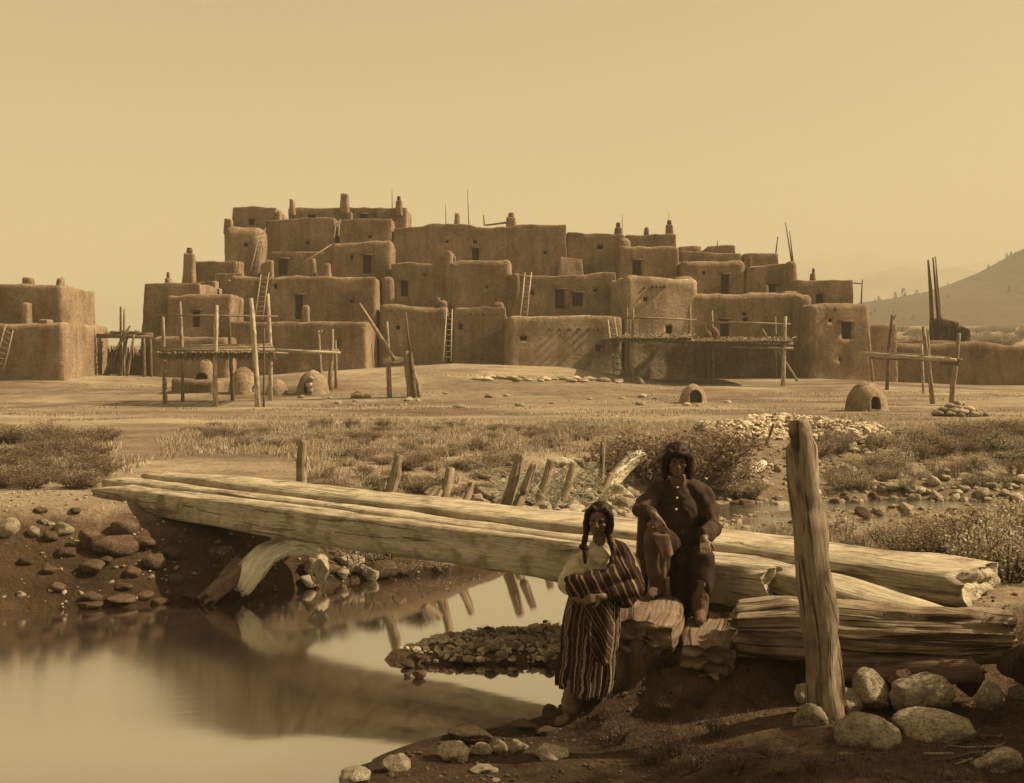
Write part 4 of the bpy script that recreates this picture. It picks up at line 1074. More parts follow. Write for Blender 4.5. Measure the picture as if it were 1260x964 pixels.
LEFT = [(10, 648, 28, 24, 'pale'), (50, 628, 18, 9, ''), (53, 641, 15, 11, 'pale'), (42, 654, 17, 14, 'pale'), (77, 650, 28, 17, 'pale'), (62, 659, 20, 14, ''), (108, 659, 30, 32, ''), (118, 667, 34, 25, ''), (83, 679, 32, 17, ''),
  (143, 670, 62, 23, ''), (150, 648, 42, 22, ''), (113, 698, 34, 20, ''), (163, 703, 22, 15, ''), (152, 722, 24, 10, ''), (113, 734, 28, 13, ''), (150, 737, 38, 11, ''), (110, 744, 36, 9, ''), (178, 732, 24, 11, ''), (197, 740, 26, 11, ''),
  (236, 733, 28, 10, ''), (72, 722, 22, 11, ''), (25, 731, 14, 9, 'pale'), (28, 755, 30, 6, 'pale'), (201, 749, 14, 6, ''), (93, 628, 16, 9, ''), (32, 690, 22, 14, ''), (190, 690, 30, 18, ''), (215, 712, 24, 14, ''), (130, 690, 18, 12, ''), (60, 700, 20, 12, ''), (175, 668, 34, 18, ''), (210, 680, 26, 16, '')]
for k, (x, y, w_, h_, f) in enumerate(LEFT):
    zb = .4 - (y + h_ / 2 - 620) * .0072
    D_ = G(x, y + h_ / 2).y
    rock_px(x, y, w_, h_, zb, 300 + k, 'sunlit pale stone on the left bank above the shade' if f else 'dim rounded stone on the shaded left bank under the bridge', 'sunlit stones on the left bank' if f else 'dim stones on the shaded left bank', 'rock' if f else 'rock_dark', 3, D=D_)  # sun and shade on these stones are put in by lighter and darker material
r = random.Random(31)
def scatter(n, fn, lab, grp, smin, smax, mat, name='river_stone', sub=2, up=.35):
    for k in range(n):
        p = fn(r); s = smin * (smax / smin) ** (r.random() ** 1.6)
        p = Vector(p); p.z = p.z + s * up
        rock(p, (s * r.uniform(.8, 1.25), s * r.uniform(.8, 1.2), s * r.uniform(.5, .8)), r.randrange(1, 16), lab, grp, mat if not isinstance(mat, (list, tuple)) else r.choice(mat), sub, r.uniform(0, 6.28), r.uniform(-.35, .35), name=name)
def px_in(poly):
    xs_, ys_ = [p[0] for p in poly], [p[1] for p in poly]
    def fn(r):
        while True:
            x, y = r.uniform(min(xs_), max(xs_)), r.uniform(min(ys_), max(ys_)); c_ = False
            for i in range(len(poly)):
                (ax, ay), (bx, by) = poly[i], poly[(i + 1) % len(poly)]
                if (ay > y) != (by > y) and x < (bx - ax) * (y - ay) / (by - ay) + ax: c_ = not c_
            if c_: return G(x, y)
    return fn
scatter(230, px_in([(575, 615), (640, 585), (720, 565), (770, 560), (790, 590), (770, 640), (640, 640), (590, 628)]), 'rounded cobble of the piled bank held by leaning stakes', 'cobbles of the piled stream bank', .06, .19, ['rock_pale', 'rock_pale', 'rock_pale', 'rock'], 'cobble', 3)
scatter(34, px_in([(380, 700), (400, 690), (480, 685), (480, 712), (380, 722)]), 'cobble on the far gravel seen under the bridge', 'cobbles under the bridge', .06, .2, ['rock', 'rock_pale', 'rock_dark'], 'cobble', 3)
scatter(60, px_in([(890, 575), (1000, 570), (1110, 572), (1120, 585), (1010, 592), (890, 592)]), 'stone along the far edge of the upper stream', 'stones by the upper stream', .06, .2, ['rock_pale', 'rock'], 'river_stone', 3)
scatter(64, px_in([(1040, 590), (1260, 580), (1260, 625), (1100, 618)]), 'low stone on the gravel bar of the upper stream at right', 'stones on the gravel bar', .05, .17, ['rock_pale', 'rock'], 'river_stone', 3)
scatter(60, px_in([(905, 604), (1260, 602), (1260, 646), (905, 650)]), 'dark wet stone breaking the upper stream riffle', 'stones in the riffle', .07, .2, ['rock_dark', 'rock'], 'river_stone', 3, .1)
scatter(40, px_in([(500, 805), (560, 775), (690, 765), (690, 815), (520, 832)]), 'stone lying on the dark gravel spit', 'stones on the gravel spit', .03, .085, ['rock_dark', 'rock', 'rock'], 'pebble', 3)
for k, (x, y, w_, h_) in enumerate([(502, 817, 18, 11), (516, 830, 18, 12), (530, 810, 10, 9), (501, 831, 9, 6), (487, 817, 6, 3), (584, 794, 14, 13), (672, 765, 10, 5)]):
    rock_px(x, y, w_, h_, -.5, 400 + k, 'dark wet stone at the tip of the gravel spit', 'wet stones at the spit tip', 'rock_dark', 3)
# stones along the foot of the houses
for k in range(44):
    x = 585 + 180 * r.random(); p = G(x, 466 + .02 * (x - 585) + r.uniform(-2, 2)); s = r.uniform(.12, .34); p.z += s * .2
    rock(p, (s * 1.4, s, s * .55), r.randrange(1, 16), 'stone in the broken line of stones below the pale low wall', 'line of stones before the pueblo', 'rock_pale' if r.random() < .7 else 'rock', 2, name='wall_stone')
for k in range(30):
    x = 14 + 96 * r.random(); p = G(x, 459 + r.uniform(-1, 2)); s = r.uniform(.15, .38); p.z += s * .2
    rock(p, (s * 1.2, s, s * .7), r.randrange(1, 16), 'stone heaped along the foot of the far left house', 'stones at the left house', 'rock', 2, name='wall_stone')
for k in range(26):
    p = G(350 + 550 * r.random(), 480 + 22 * r.random()); s = r.uniform(.08, .26); p.z += s * .2
    rock(p, (s * 1.2, s, s * .6), r.randrange(1, 16), 'loose stone lying on the bare plaza', 'loose plaza stones', 'rock_pale' if r.random() < .5 else 'rock', 2, name='plaza_stone')
for (x, y, w_, h_) in [(438, 486, 17, 10), (452, 487, 12, 7)]:
    p = G(x, y + h_ / 2); s = p.y / F; rock(p + Vector((0, .3, h_ * s * .4)), (w_ / 2 * s, w_ / 2 * s, h_ * .6 * s), x, 'low lump of stone on the plaza left of the pole stand', 'low lumps on the plaza', 'rock', 3)
for k, (x, y) in enumerate([(691, 482), (695, 474), (690, 477)]): pass
p = oc + Vector((-.05, -orad * .8, 0))
for k in range(3): rock(p + Vector((r.uniform(-.12, .12), -.02, .16 + .3 * k)), (.3 - .05 * k, .2, .17), 3 + k, 'stone stacked in the mouth of the rightmost left oven', 'stones in the oven mouth', 'rock', 2)
# small cairn
pc_ = G(1186, 513)
for k in range(70):
    a_ = r.uniform(0, 6.28); q_ = r.random() ** .6; rad = .95 * q_; s = r.uniform(.1, .2)
    rock(pc_ + Vector((math.cos(a_) * rad, .6 + math.sin(a_) * rad * .8, .05 + .5 * (1 - q_) * r.uniform(.5, 1))), (s * 1.2, s, s * .7), r.randrange(1, 16), 'stone of the small neat pile right of the bare rack', 'stones of the small pile', ['rock_pale', 'rock'][k % 2], 2, name='pile_stone')
# the big rubble heap and gravels: far too many small stones to count
def rubble(name, n_, fn, smin, smax, mat, seed):
    rs = random.Random(seed); base = rock_mesh(5, 1, mat=mat); bv = np.array([v.co[:] for v in base.vertices]); bf = np.array([list(p_.vertices) for p_ in base.polygons])
    V, Fc = [], []
    for k in range(n_):
        p_ = fn(rs); s = smin * (smax / smin) ** (rs.random() ** 1.5); a_ = rs.uniform(0, 6.28); c_, s_ = math.cos(a_), math.sin(a_)
        q_ = bv * np.array([s * rs.uniform(.8, 1.3), s * rs.uniform(.7, 1.1), s * rs.uniform(.45, .8)])
        tl = rs.uniform(-.6, .6); q_ = q_ @ np.array([[math.cos(tl), 0, math.sin(tl)], [0, 1, 0], [-math.sin(tl), 0, math.cos(tl)]])
        q_ = q_ @ np.array([[c_, s_, 0], [-s_, c_, 0], [0, 0, 1]]); V.append(q_ + np.array(p_)); Fc.append(bf + k * len(bv))
    me = bpy.data.meshes.new(name); me.from_pydata(np.concatenate(V).tolist(), [], np.concatenate(Fc).tolist()); me.materials.append(M[mat])
    o = bpy.data.objects.new(name, me); link(o); tag(o, kind='stuff'); return o
def heap(rs):
    t = rs.random(); x = 4.9 + 4.6 * t; v_ = rs.uniform(-1, 1); y = 31.5 + 1.8 * v_ + .6 * math.sin(x * 2)
    return (x, y, gz1(x, y) + .55 * (1 - v_ * v_) * (.5 + .5 * math.sin(math.pi * min(max(t, .12), .9))) * rs.uniform(.8, 1.05))
rubble('rubble_heap', 2300, heap, .05, .15, 'rock', 1)
def spit(rs):
    while True:
        x, y = rs.uniform(-1.1, 1.0), rs.uniform(10.2, 12.2)
        if float(stream_distance(np.array([x]), np.array([y]))[0]) > .02: return (x, y, gz1(x, y) + .005)
rubble('spit_gravel', 1500, spit, .012, .05, 'rock', 2)
def shore(rs):
    while True:
        x, y = rs.uniform(-1.2, 4.2), rs.uniform(6.4, 9.3)
        if float(stream_distance(np.array([x]), np.array([y]))[0]) > .03: return (x, y, gz1(x, y))
rubble('bank_gravel', 1700, shore, .008, .03, 'rock_dark', 3)
def bar(rs):
    x, y = rs.uniform(3, 15), rs.uniform(19, 29); return (x, y, max(gz1(x, y), -.56))
rubble('stream_gravel', 3800, bar, .02, .10, 'rock', 4)
def lbank(rs):
    x, y = rs.uniform(-7.5, .2), rs.uniform(12.4, 16); return (x, y, gz1(x, y))
rubble('left_bank_gravel', 800, lbank, .012, .055, 'rock', 6)
# splinters of wood on the near bank
for k in range(26):
    a = G(1150 + 90 * r.random(), 905 + 40 * r.random()) + Vector((0, 0, .012)); d_ = Vector((r.uniform(-1, 1), r.uniform(-.4, .6), r.uniform(0, .15))).normalized() * r.uniform(.04, .13)
    q = MB(); q.tube([a - d_, a + d_], [.008, .005], 5); o = q.build('wood_chip', M['drift'] if k % 2 else M['pole'], None, a); tag(o, 'pale wood splinter scattered on the near right bank', 'wood chip', 'wood splinters on the right bank')
# ------------------------------------------------------------------ people
class Blob:
    """overlapping limbs and masses, fused into one continuous skin by a voxel remesh"""
    def __init__(s): s.bm = bmesh.new()
    def ell(s, c, r, rot=None, sub=3):
        mt = Matrix.Translation(Vector(c)) @ (rot.to_4x4() if rot else Matrix.Identity(4)) @ Matrix.Diagonal((*r, 1))
        bmesh.ops.create_icosphere(s.bm, subdivisions=sub, radius=1, matrix=mt); return s
    def limb(s, pts, rad, flat=1.0):
        pts = [Vector(p) for p in pts]
        for i, p in enumerate(pts): s.ell(p, (rad[i],) * 3, sub=2)
        for a, b_, ra, rb in zip(pts[:-1], pts[1:], rad[:-1], rad[1:]):
            d = b_ - a
            if d.length < 1e-5: continue
            mt = Matrix.Translation((a + b_) / 2) @ d.to_track_quat('Z', 'Y').to_matrix().to_4x4()
            bmesh.ops.create_cone(s.bm, cap_ends=True, segments=14, radius1=ra, radius2=rb, depth=d.length, matrix=mt)
        return s
    def mesh(s, name, voxel, smooth_it=4, wrinkle=0.0, wscale=9.0, stretch=(1, 1, 1), seed=0):
        me = bpy.data.meshes.new(name); s.bm.to_mesh(me); s.bm.free()
        me = evaluated(me, [('REMESH', dict(mode='VOXEL', voxel_size=voxel, adaptivity=0.0)), ('SMOOTH', dict(factor=.5, iterations=smooth_it))])
        if wrinkle:
            n_ = len(me.vertices); co = np.empty(n_ * 3); me.vertices.foreach_get('co', co); co = co.reshape(-1, 3)
            no = np.empty(n_ * 3); me.vertices.foreach_get('normal', no); no = no.reshape(-1, 3)
            q = co * wscale * np.array(stretch) + seed
            rid = 1 - 2 * np.abs(fbm(q[:, 0], q[:, 1], q[:, 2], 2))
            co += no * (wrinkle * np.clip(rid, -1, 1))[:, None]; me.vertices.foreach_set('co', co.ravel())
        me.polygons.foreach_set('use_smooth', [True] * len(me.polygons)); return me

def head(bl, c, R, s=1.0):
    """skull, jaw, brow, sockets' rims, nose, lips and ears; faces local -y"""
    q = lambda x, y, z: c + R @ (Vector((x, y, z)) * s)
    bl.ell(q(0, .012, .025), (.076 * s, .094 * s, .095 * s), R)
    bl.ell(q(0, -.020, -.045), (.060 * s, .066 * s, .072 * s), R)
    bl.ell(q(0, -.058, -.085), (.030 * s, .028 * s, .026 * s), R)
    for sx in (-1, 1):
        bl.ell(q(.040 * sx, -.060, -.022), (.026 * s, .022 * s, .022 * s), R)       # cheekbone
        bl.ell(q(.026 * sx, -.079, .026), (.026 * s, .013 * s, .009 * s), R)        # brow
        bl.ell(q(.078 * sx, .012, -.012), (.010 * s, .020 * s, .032 * s), R)        # ear
    bl.limb([q(0, -.086, .016), q(0, -.100, -.012), q(0, -.108, -.030)], [.009 * s, .012 * s, .015 * s])
    for sx in (-1, 1): bl.ell(q(.012 * sx, -.098, -.033), (.010 * s, .012 * s, .008 * s), R)
    bl.ell(q(0, -.081, -.059), (.020 * s, .012 * s, .007 * s), R); bl.ell(q(0, -.079, -.071), (.017 * s, .012 * s, .008 * s), R)
    return q

def face_parts(q, R, s, parent):
    for sx in (-1, 1):
        e = Blob(); e.ell(q(.027 * sx, -.079, .006), (.014 * s, .006 * s, .0065 * s), R); from_mesh('eye', e.mesh('eye', .004, 1), M['eye'], parent)
    e = Blob(); e.ell(q(0, -.091, -.0645), (.015 * s, .004 * s, .0022 * s), R); from_mesh('mouth', e.mesh('mouth', .003, 1), M['eye'], parent)

def hand(bl, wrist, direction, palm_n, s=1.0, curl=.5, side=1):
    """palm, four unequal bent fingers and a thumb leaving the side of the palm"""
    d = Vector(direction).normalized(); n_ = Vector(palm_n); n_ = (n_ - d * n_.dot(d)).normalized(); x = d.cross(n_) * side
    w_ = Vector(wrist); pc = w_ + d * .045 * s
    bl.limb([w_, w_ + d * .02 * s], [.026 * s, .028 * s])
    for k in range(4):
        o_ = (-.030 + .020 * k) * s
        bl.limb([w_ + d * .015 * s + x * o_ * .6, w_ + d * .085 * s + x * o_], [.014 * s, .0125 * s])
        ln = (.060, .072, .068, .052)[k] * s; base = w_ + d * .085 * s + x * o_ * 1.05
        j1 = base + (d * math.cos(curl * .5) + n_ * math.sin(curl * .5)) * ln * .5; j2 = j1 + (d * math.cos(curl * 1.2) + n_ * math.sin(curl * 1.2)) * ln * .32
        j3 = j2 + (d * math.cos(curl * 1.8) + n_ * math.sin(curl * 1.8)) * ln * .25
        bl.limb([base, j1, j2, j3], [.0105 * s, .0098 * s, .009 * s, .0078 * s])
    tb = w_ + d * .03 * s - x * .030 * s
    bl.limb([tb, tb + (d * .6 - x * .75 + n_ * .3).normalized() * .035 * s, tb + (d * .6 - x * .75 + n_ * .3).normalized() * .035 * s + (d * .9 - x * .3 + n_ * .5).normalized() * .032 * s], [.014 * s, .012 * s, .009 * s])

# --- the standing woman
D_W = 8.63
zg_w = -.44
gx = (713 - CX) * D_W / F
woman = thing('person', 'standing woman in a pale blouse wrapped in striped blankets at the water edge', 'person', (gx, D_W, zg_w))
def wp(px, py, dy=0.0): p = P(px, py, D_W); p.y += dy; return p
hr = Matrix.Rotation(math.radians(-14), 3, 'Z') @ Matrix.Rotation(math.radians(7), 3, 'Y') @ Matrix.Rotation(math.radians(4), 3, 'X')
hc = wp(737, 640, -.01)
body = Blob(); q = head(body, hc, hr, .94)
body.limb([wp(738, 662, .02), wp(740, 684, .035)], [.052, .056])
body.ell(wp(743, 706, .03), (.165, .10, .17)); body.ell(wp(736, 742, .03), (.13, .095, .12)); body.ell(wp(731, 768, .03), (.155, .11, .13))
body.limb([wp(722, 688, .03), wp(702, 716, .0), wp(701, 723, -.09)], [.058, .043, .03])
body.limb([wp(766, 690, .03), wp(771, 728, -.02), wp(738, 729, -.17)], [.06, .045, .03])
hand(body, wp(701, 723, -.09), Vector((.055, -.06, -.045)), Vector((.4, .6, -.2)), .95, .9, 1)
hand(body, wp(738, 729, -.17), Vector((-.10, -.02, -.01)), Vector((0, .8, -.4)), .95, .8, -1)
body.limb([wp(722, 775, .03), wp(710, 826, -.01), wp(700, 872, .0)], [.09, .062, .046]); body.limb([wp(740, 775, .05), wp(738, 826, .08), wp(733, 868, .14)], [.09, .062, .046])
bobj = from_mesh('body', body.mesh('body', .0065, 3), M['skin'], woman); face_parts(q, hr, .94, woman)
# hair with two short braids
h_ = Blob(); hq = lambda x, y, z: hc + hr @ Vector((x, y, z))
h_.ell(hq(0, .030, .045), (.088, .095, .088), hr); h_.ell(hq(0, .055, -.02), (.084, .068, .10), hr)
for sx in (-1, 1): h_.limb([hq(.046 * sx, -.052, .092), hq(.078 * sx, -.020, .045), hq(.086 * sx, .0, -.03), hq(.080 * sx, -.005, -.09)], [.020, .026, .027, .024])
h_.limb([hq(-.080, -.01, -.09), wp(718, 668, -.05), wp(719, 680, -.08), wp(719, 690, -.10)], [.022, .019, .017, .010]); h_.limb([wp(714, 671, -.07), wp(722, 673, -.07)], [.016, .013])
h_.limb([hq(.080, -.01, -.09), wp(754, 678, -.07), wp(751, 688, -.11), wp(746, 694, -.13)], [.022, .020, .017, .010])
from_mesh('hair', h_.mesh('hair', .007, 3, .004, 40, (1, 1, .3)), M['hair'], woman)
# blouse
bl = Blob(); bl.ell(wp(742, 708, .03), (.178, .115, .175)); bl.ell(wp(736, 738, .03), (.15, .11, .10)); bl.limb([wp(738, 678, .03), wp(740, 690, .03)], [.070, .11])
bl.limb([wp(726, 690, .03), wp(716, 698, .02), wp(702, 715, .0), wp(699, 722, -.06)], [.075, .085, .082, .062])
bl.limb([wp(727, 684, 0), wp(722, 690, .01)], [.06, .07])
from_mesh('blouse', bl.mesh('blouse', .010, 3, .018, 13, (1, 1, 1), 2), M['white_cloth'], woman)
# blanket over the far shoulder and across the body
STR = [(0, .03), (.12, .13), (.15, .03), (.26, .22), (.30, .025), (.42, .12), (.45, .025), (.52, .26), (.56, .03), (.68, .10), (.70, .025), (.77, .20), (.81, .025), (.93, .12), (.96, .025)]
def diag(n):
    s_ = n.nodes.new('ShaderNodeSeparateXYZ'); n.links.new(n.nodes.new('ShaderNodeTexCoord').outputs['Object'], s_.inputs[0])
    return maths(n, 'ADD', maths(n, 'MULTIPLY', s_.outputs[0], .90), maths(n, 'MULTIPLY', s_.outputs[2], .42))
M['blanket'] = mat_stripes('striped_blanket', diag, STR, 3.2)
def uvu(n):
    s_ = n.nodes.new('ShaderNodeSeparateXYZ'); n.links.new(n.nodes.new('ShaderNodeTexCoord').outputs['UV'], s_.inputs[0]); return s_.outputs[1]
M['skirt'] = mat_stripes('striped_skirt', uvu, [(0, .03), (.10, .24), (.15, .035), (.30, .14), (.34, .03), (.40, .32), (.48, .03), (.60, .20), (.64, .05), (.68, .26), (.72, .03), (.85, .12), (.90, .03)], 6.0)
sb = Blob()
sb.limb([wp(752, 676, .07), wp(764, 685, .04), wp(772, 700, .02), wp(775, 722, .0), wp(768, 735, -.04)], [.062, .082, .088, .092, .080])
sb.limb([wp(770, 700, -.04), wp(750, 708, -.09), wp(728, 714, -.11), wp(708, 718, -.08), wp(702, 716, -.03)], [.080, .074, .070, .066, .060])
sb.limb([wp(770, 722, -.06), wp(748, 724, -.10), wp(728, 726, -.11), wp(710, 726, -.08)], [.085, .078, .070, .055])
sb.ell(wp(742, 708, .08), (.185, .09, .19)); sb.ell(wp(757, 708, .02), (.13, .13, .17))
from_mesh('blanket', sb.mesh('blanket', .010, 4, .022, 7, (1, .6, .5), 5), M['blanket'], woman)
# skirt-blanket, folds running down
rings = []; n_ = 96; us = []
for k in range(26):
    t = k / 25; cx_ = 733 + (721 - 733) * t; yy = 722 + (851 - 722) * t
    rx = .165 + .02 * math.sin(math.pi * min(t * 1.6, 1)) + .045 * t; ry = .125 + .055 * t
    if t > .9: rx -= .015 * (t - .9) * 10
    c_ = wp(cx_, yy, .03 + .03 * t); ring = []
    for i in range(n_):
        a = 2 * math.pi * i / n_
        f = 1 + (.025 + .085 * t) * math.sin(a * 7 + 1.5 * math.sin(a * 2) + t * .8) + (.01 + .03 * t) * math.sin(a * 17 + 2) + .03 * float(vn(math.cos(a) * 2, math.sin(a) * 2, t * 4))
        zz = .03 * math.sin(a * 2 + 1) * t
        ring.append(c_ + Vector((math.cos(a) * rx * f, math.sin(a) * ry * f, zz)))
    rings.append(ring); us.append(t)
mb = MB(); mb.loft(rings, us, cap=True); mb.build('skirt', M['skirt'], woman)
# corner of the blanket hanging in front
rings = []
for k in range(14):
    t = k / 13; L_ = wp(716 + 6 * t + 14 * max(0, t - .55), 728 + 78 * t, -.15 - .03 * t); R_ = wp(752 + 2 * t - 16 * max(0, t - .6), 730 + 75 * t + 10 * t, -.13 - .02 * t)
    up, lo = [], []
    for i in range(13):
        s_ = i / 12; p = L_.lerp(R_, s_); p.y += -.028 * math.sin(s_ * 9 + t * 2) * (.4 + t) - .03 * math.sin(math.pi * s_); up.append(p); lo.append(p + Vector((0, .014, 0)))
    rings.append(up + lo[::-1])
def diag2(n):
    s_ = n.nodes.new('ShaderNodeSeparateXYZ'); n.links.new(n.nodes.new('ShaderNodeTexCoord').outputs['Object'], s_.inputs[0])
    return maths(n, 'ADD', maths(n, 'MULTIPLY', s_.outputs[0], .86), maths(n, 'MULTIPLY', s_.outputs[2], .5))
M['corner'] = mat_stripes('blanket_corner_weave', diag2, [(0, .03), (.15, .10), (.22, .03), (.35, .16), (.42, .03), (.6, .09), (.66, .035), (.8, .18), (.86, .03)], 9.0)
mb = MB(); mb.loft(rings); mb.build('blanket_corner', M['corner'], woman)
def boot(root, ankle, toe, sole, top, name='moccasin', rr=.06, mat='hide_pale'):
    b_ = Blob(); d = (toe - ankle); d.z = 0; d.normalize()
    heel = Vector((ankle.x, ankle.y, sole + .03)) - d * .03
    tip = Vector((toe.x, toe.y, sole + .028))
    b_.limb([heel, heel.lerp(tip, .5) + Vector((0, 0, .012)), tip], [.040, .044, .032]); b_.limb([heel + d * .03, ankle, top], [.044, rr * .92, rr])
    b_.limb([ankle - Vector((0, 0, .02)), heel.lerp(tip, .5) + Vector((0, 0, .02))], [.046, .036])
    return from_mesh(name, b_.mesh(name, .008, 3, .006, 18, (1, 1, 1.6), ankle.x), M[mat], root)
boot(woman, wp(702, 871, .0), wp(685, 889, -.10), zg_w, wp(709, 838, .0), rr=.078); boot(woman, wp(732, 868, .14), wp(724, 880, -.02), zg_w + .03, wp(736, 835, .1), rr=.07, mat='hide')

# --- the seated man
man = thing('person', 'man with chin length black hair in a dark shirt, seated on the bridge logs', 'person', (P(842, 0, 9.6).x, 9.6, .12))
mp = lambda px, py, D: P(px, py, D)
hr2 = Matrix.Rotation(math.radians(-2), 3, 'Z') @ Matrix.Rotation(math.radians(9), 3, 'X'); hc2 = mp(833, 567, 9.62); S2 = 1.06
body = Blob(); q2 = head(body, hc2, hr2, S2)
body.limb([mp(834, 588, 9.68), mp(836, 604, 9.74)], [.062, .066])
body.ell(mp(835, 630, 9.77), (.165, .11, .17)); body.ell(mp(838, 655, 9.78), (.15, .11, .15)); body.ell(mp(840, 676, 9.8), (.18, .14, .11))
body.limb([mp(804, 609, 9.74), mp(787, 628, 9.5), mp(805, 634, 9.27)], [.052, .044, .032]); body.limb([mp(866, 611, 9.74), mp(877, 648, 9.66), mp(866, 663, 9.40)], [.052, .044, .032])
hand(body, mp(805, 634, 9.27), Vector((.05, -.04, -.10)), Vector((0, .9, -.2)), 1.12, .55, 1); hand(body, mp(866, 663, 9.40), Vector((-.004, -.10, -.095)), Vector((0, .6, -.8)), 1.12, .5, -1)
body.limb([mp(828, 677, 9.78), mp(806, 657, 9.33), mp(808, 728, 9.38)], [.10, .068, .046]); body.limb([mp(852, 678, 9.78), mp(864, 688, 9.34), mp(861, 757, 9.28)], [.10, .068, .046])
from_mesh('body', body.mesh('body', .0065, 3), M['skin'], man); face_parts(q2, hr2, S2, man)
h_ = Blob(); hq = lambda x, y, z: hc2 + hr2 @ (Vector((x, y, z)) * S2)
h_.ell(hq(0, .026, .052), (.098, .108, .092), hr2); h_.ell(hq(0, .05, -.03), (.104, .08, .115), hr2)
h_.limb([hq(-.055, -.078, .064), hq(0, -.088, .070), hq(.055, -.078, .064)], [.026, .028, .026])
for sx in (-1, 1): h_.limb([hq(.062 * sx, -.056, .07), hq(.088 * sx, -.030, .02), hq(.096 * sx, -.020, -.05), hq(.092 * sx, -.016, -.115)], [.032, .034, .034, .028])
from_mesh('hair', h_.mesh('hair', .007, 3, .006, 34, (1, 1, .25), 3), M['hair'], man)
s_ = Blob(); s_.ell(mp(835, 632, 9.76), (.205, .15, .21)); s_.ell(mp(838, 662, 9.77), (.20, .16, .20)); s_.limb([mp(835, 594, 9.74), mp(836, 612, 9.76)], [.070, .13])
s_.limb([mp(822, 602, 9.75), mp(804, 609, 9.74), mp(788, 628, 9.5), mp(800, 633, 9.34)], [.078, .076, .066, .05]); s_.limb([mp(849, 602, 9.75), mp(866, 611, 9.75), mp(877, 648, 9.66), mp(868, 660, 9.46)], [.078, .077, .070, .056])
s_.ell(mp(868, 661, 9.47), (.062, .066, .045)); s_.ell(mp(800, 634, 9.35), (.052, .056, .05))
shirt = from_mesh('shirt', s_.mesh('shirt', .010, 3, .018, 9, (1, 1, .8), 9), M['dark_cloth'], man)
for x, y in ((833.5, 600), (833, 613), (832, 627)):
    e = Blob(); e.ell(mp(x, y, 9.585 if y > 605 else 9.58), (.010, .008, .010)); from_mesh('button', e.mesh('button', .003, 1), M['button'], shirt)
t_ = Blob(); t_.limb([mp(828, 679, 9.78), mp(807, 660, 9.36), mp(812, 700, 9.40)], [.13, .095, .075]); t_.limb([mp(852, 680, 9.78), mp(864, 692, 9.36), mp(863, 722, 9.34)], [.135, .10, .088]); t_.ell(mp(840, 682, 9.75), (.20, .17, .12))
t_.limb([mp(838, 700, 9.5), mp(842, 748, 9.42)], [.12, .085]); t_.limb([mp(846, 690, 9.6), mp(840, 730, 9.5)], [.12, .10])
from_mesh('trousers', t_.mesh('trousers', .010, 4, .014, 9, (1, 1, .6), 4), M['trousers'], man)
lg = Blob(); lg.limb([mp(806, 662, 9.29), mp(808, 700, 9.34), mp(809, 724, 9.38)], [.085, .078, .062]); lg.ell(mp(806, 659, 9.31), (.085, .08, .07)); from_mesh('legging', lg.mesh('legging', .009, 3, .010, 13, (1, 1, .5), 6), M['hide'], man)
lg = Blob(); lg.limb([mp(863, 712, 9.34), mp(862, 735, 9.31), mp(861, 754, 9.28)], [.066, .062, .055]); from_mesh('legging', lg.mesh('legging', .009, 3, .010, 13, (1, 1, .5), 7), M['hide'], man)
boot(man, mp(809, 726, 9.38), mp(799, 737, 9.22), .335, mp(809, 715, 9.38), rr=.06, mat='hide'); boot(man, mp(861, 756, 9.28), mp(861, 770, 9.06), .17, mp(862, 742, 9.3), rr=.06, mat='hide')
def flap(name, corners, thick, mat, root, bend=.03):
    """a hanging piece of hide with real thickness; corners TL TR BR BL"""
    TL, TR, BR, BL = [Vector(c_) for c_ in corners]; rings = []
    for k in range(12):
        t = k / 11; a, b_ = TL.lerp(BL, t), TR.lerp(BR, t); up, lo = [], []
        for i in range(11):
            s_ = i / 10; p = a.lerp(b_, s_); p.y -= bend * math.sin(math.pi * s_) + .5 * bend * math.sin(s_ * 8 + t * 3) * t; up.append(p); lo.append(p + Vector((0, thick, 0)))
        rings.append(up + lo[::-1])
    mb = MB(); mb.loft(rings); return mb.build(name, M[mat], root)
flap('hide_flap', [mp(802, 657, 9.18), mp(823, 658, 9.20), mp(829, 682, 9.22), mp(817, 693, 9.19)], .012, 'hide_pale', man, .010)
flap('legging_flap', [mp(785, 636, 9.42), mp(800, 632, 9.42), mp(797, 733, 9.46), mp(780, 731, 9.46)], .016, 'hide', man, .02)
flap('legging_flap', [mp(818, 712, 9.30), mp(824, 710, 9.30), mp(825, 738, 9.30), mp(821, 740, 9.30)], .012, 'hide_pale', man, .006)
flap('hide_flap', [mp(857, 714, 9.26), mp(869, 713, 9.26), mp(869, 719, 9.25), mp(863, 727, 9.25)], .012, 'hide_pale', man, .015)
# ------------------------------------------------------------------ plants
def in_poly(px, py, poly):
    c_ = np.zeros(px.shape, bool); n_ = len(poly)
    for i in range(n_):
        (ax, ay), (bx, by) = poly[i], poly[(i + 1) % n_]
        c_ ^= ((ay > py) != (by > py)) & (px < (bx - ax) * (py - ay) / (by - ay + 1e-9) + ax)
    return c_

def tris_object(name, V, mat):
    me = bpy.data.meshes.new(name); n_ = len(V); k = n_ // 3
    me.vertices.add(n_); me.vertices.foreach_set('co', V.ravel()); me.loops.add(n_); me.loops.foreach_set('vertex_index', np.arange(n_, dtype=np.int32))
    me.polygons.add(k); me.polygons.foreach_set('loop_start', np.arange(0, n_, 3, dtype=np.int32)); me.polygons.foreach_set('loop_total', np.full(k, 3, dtype=np.int32))
    me.update(calc_edges=True); me.materials.append(M[mat]); o = bpy.data.objects.new(name, me); link(o); return o

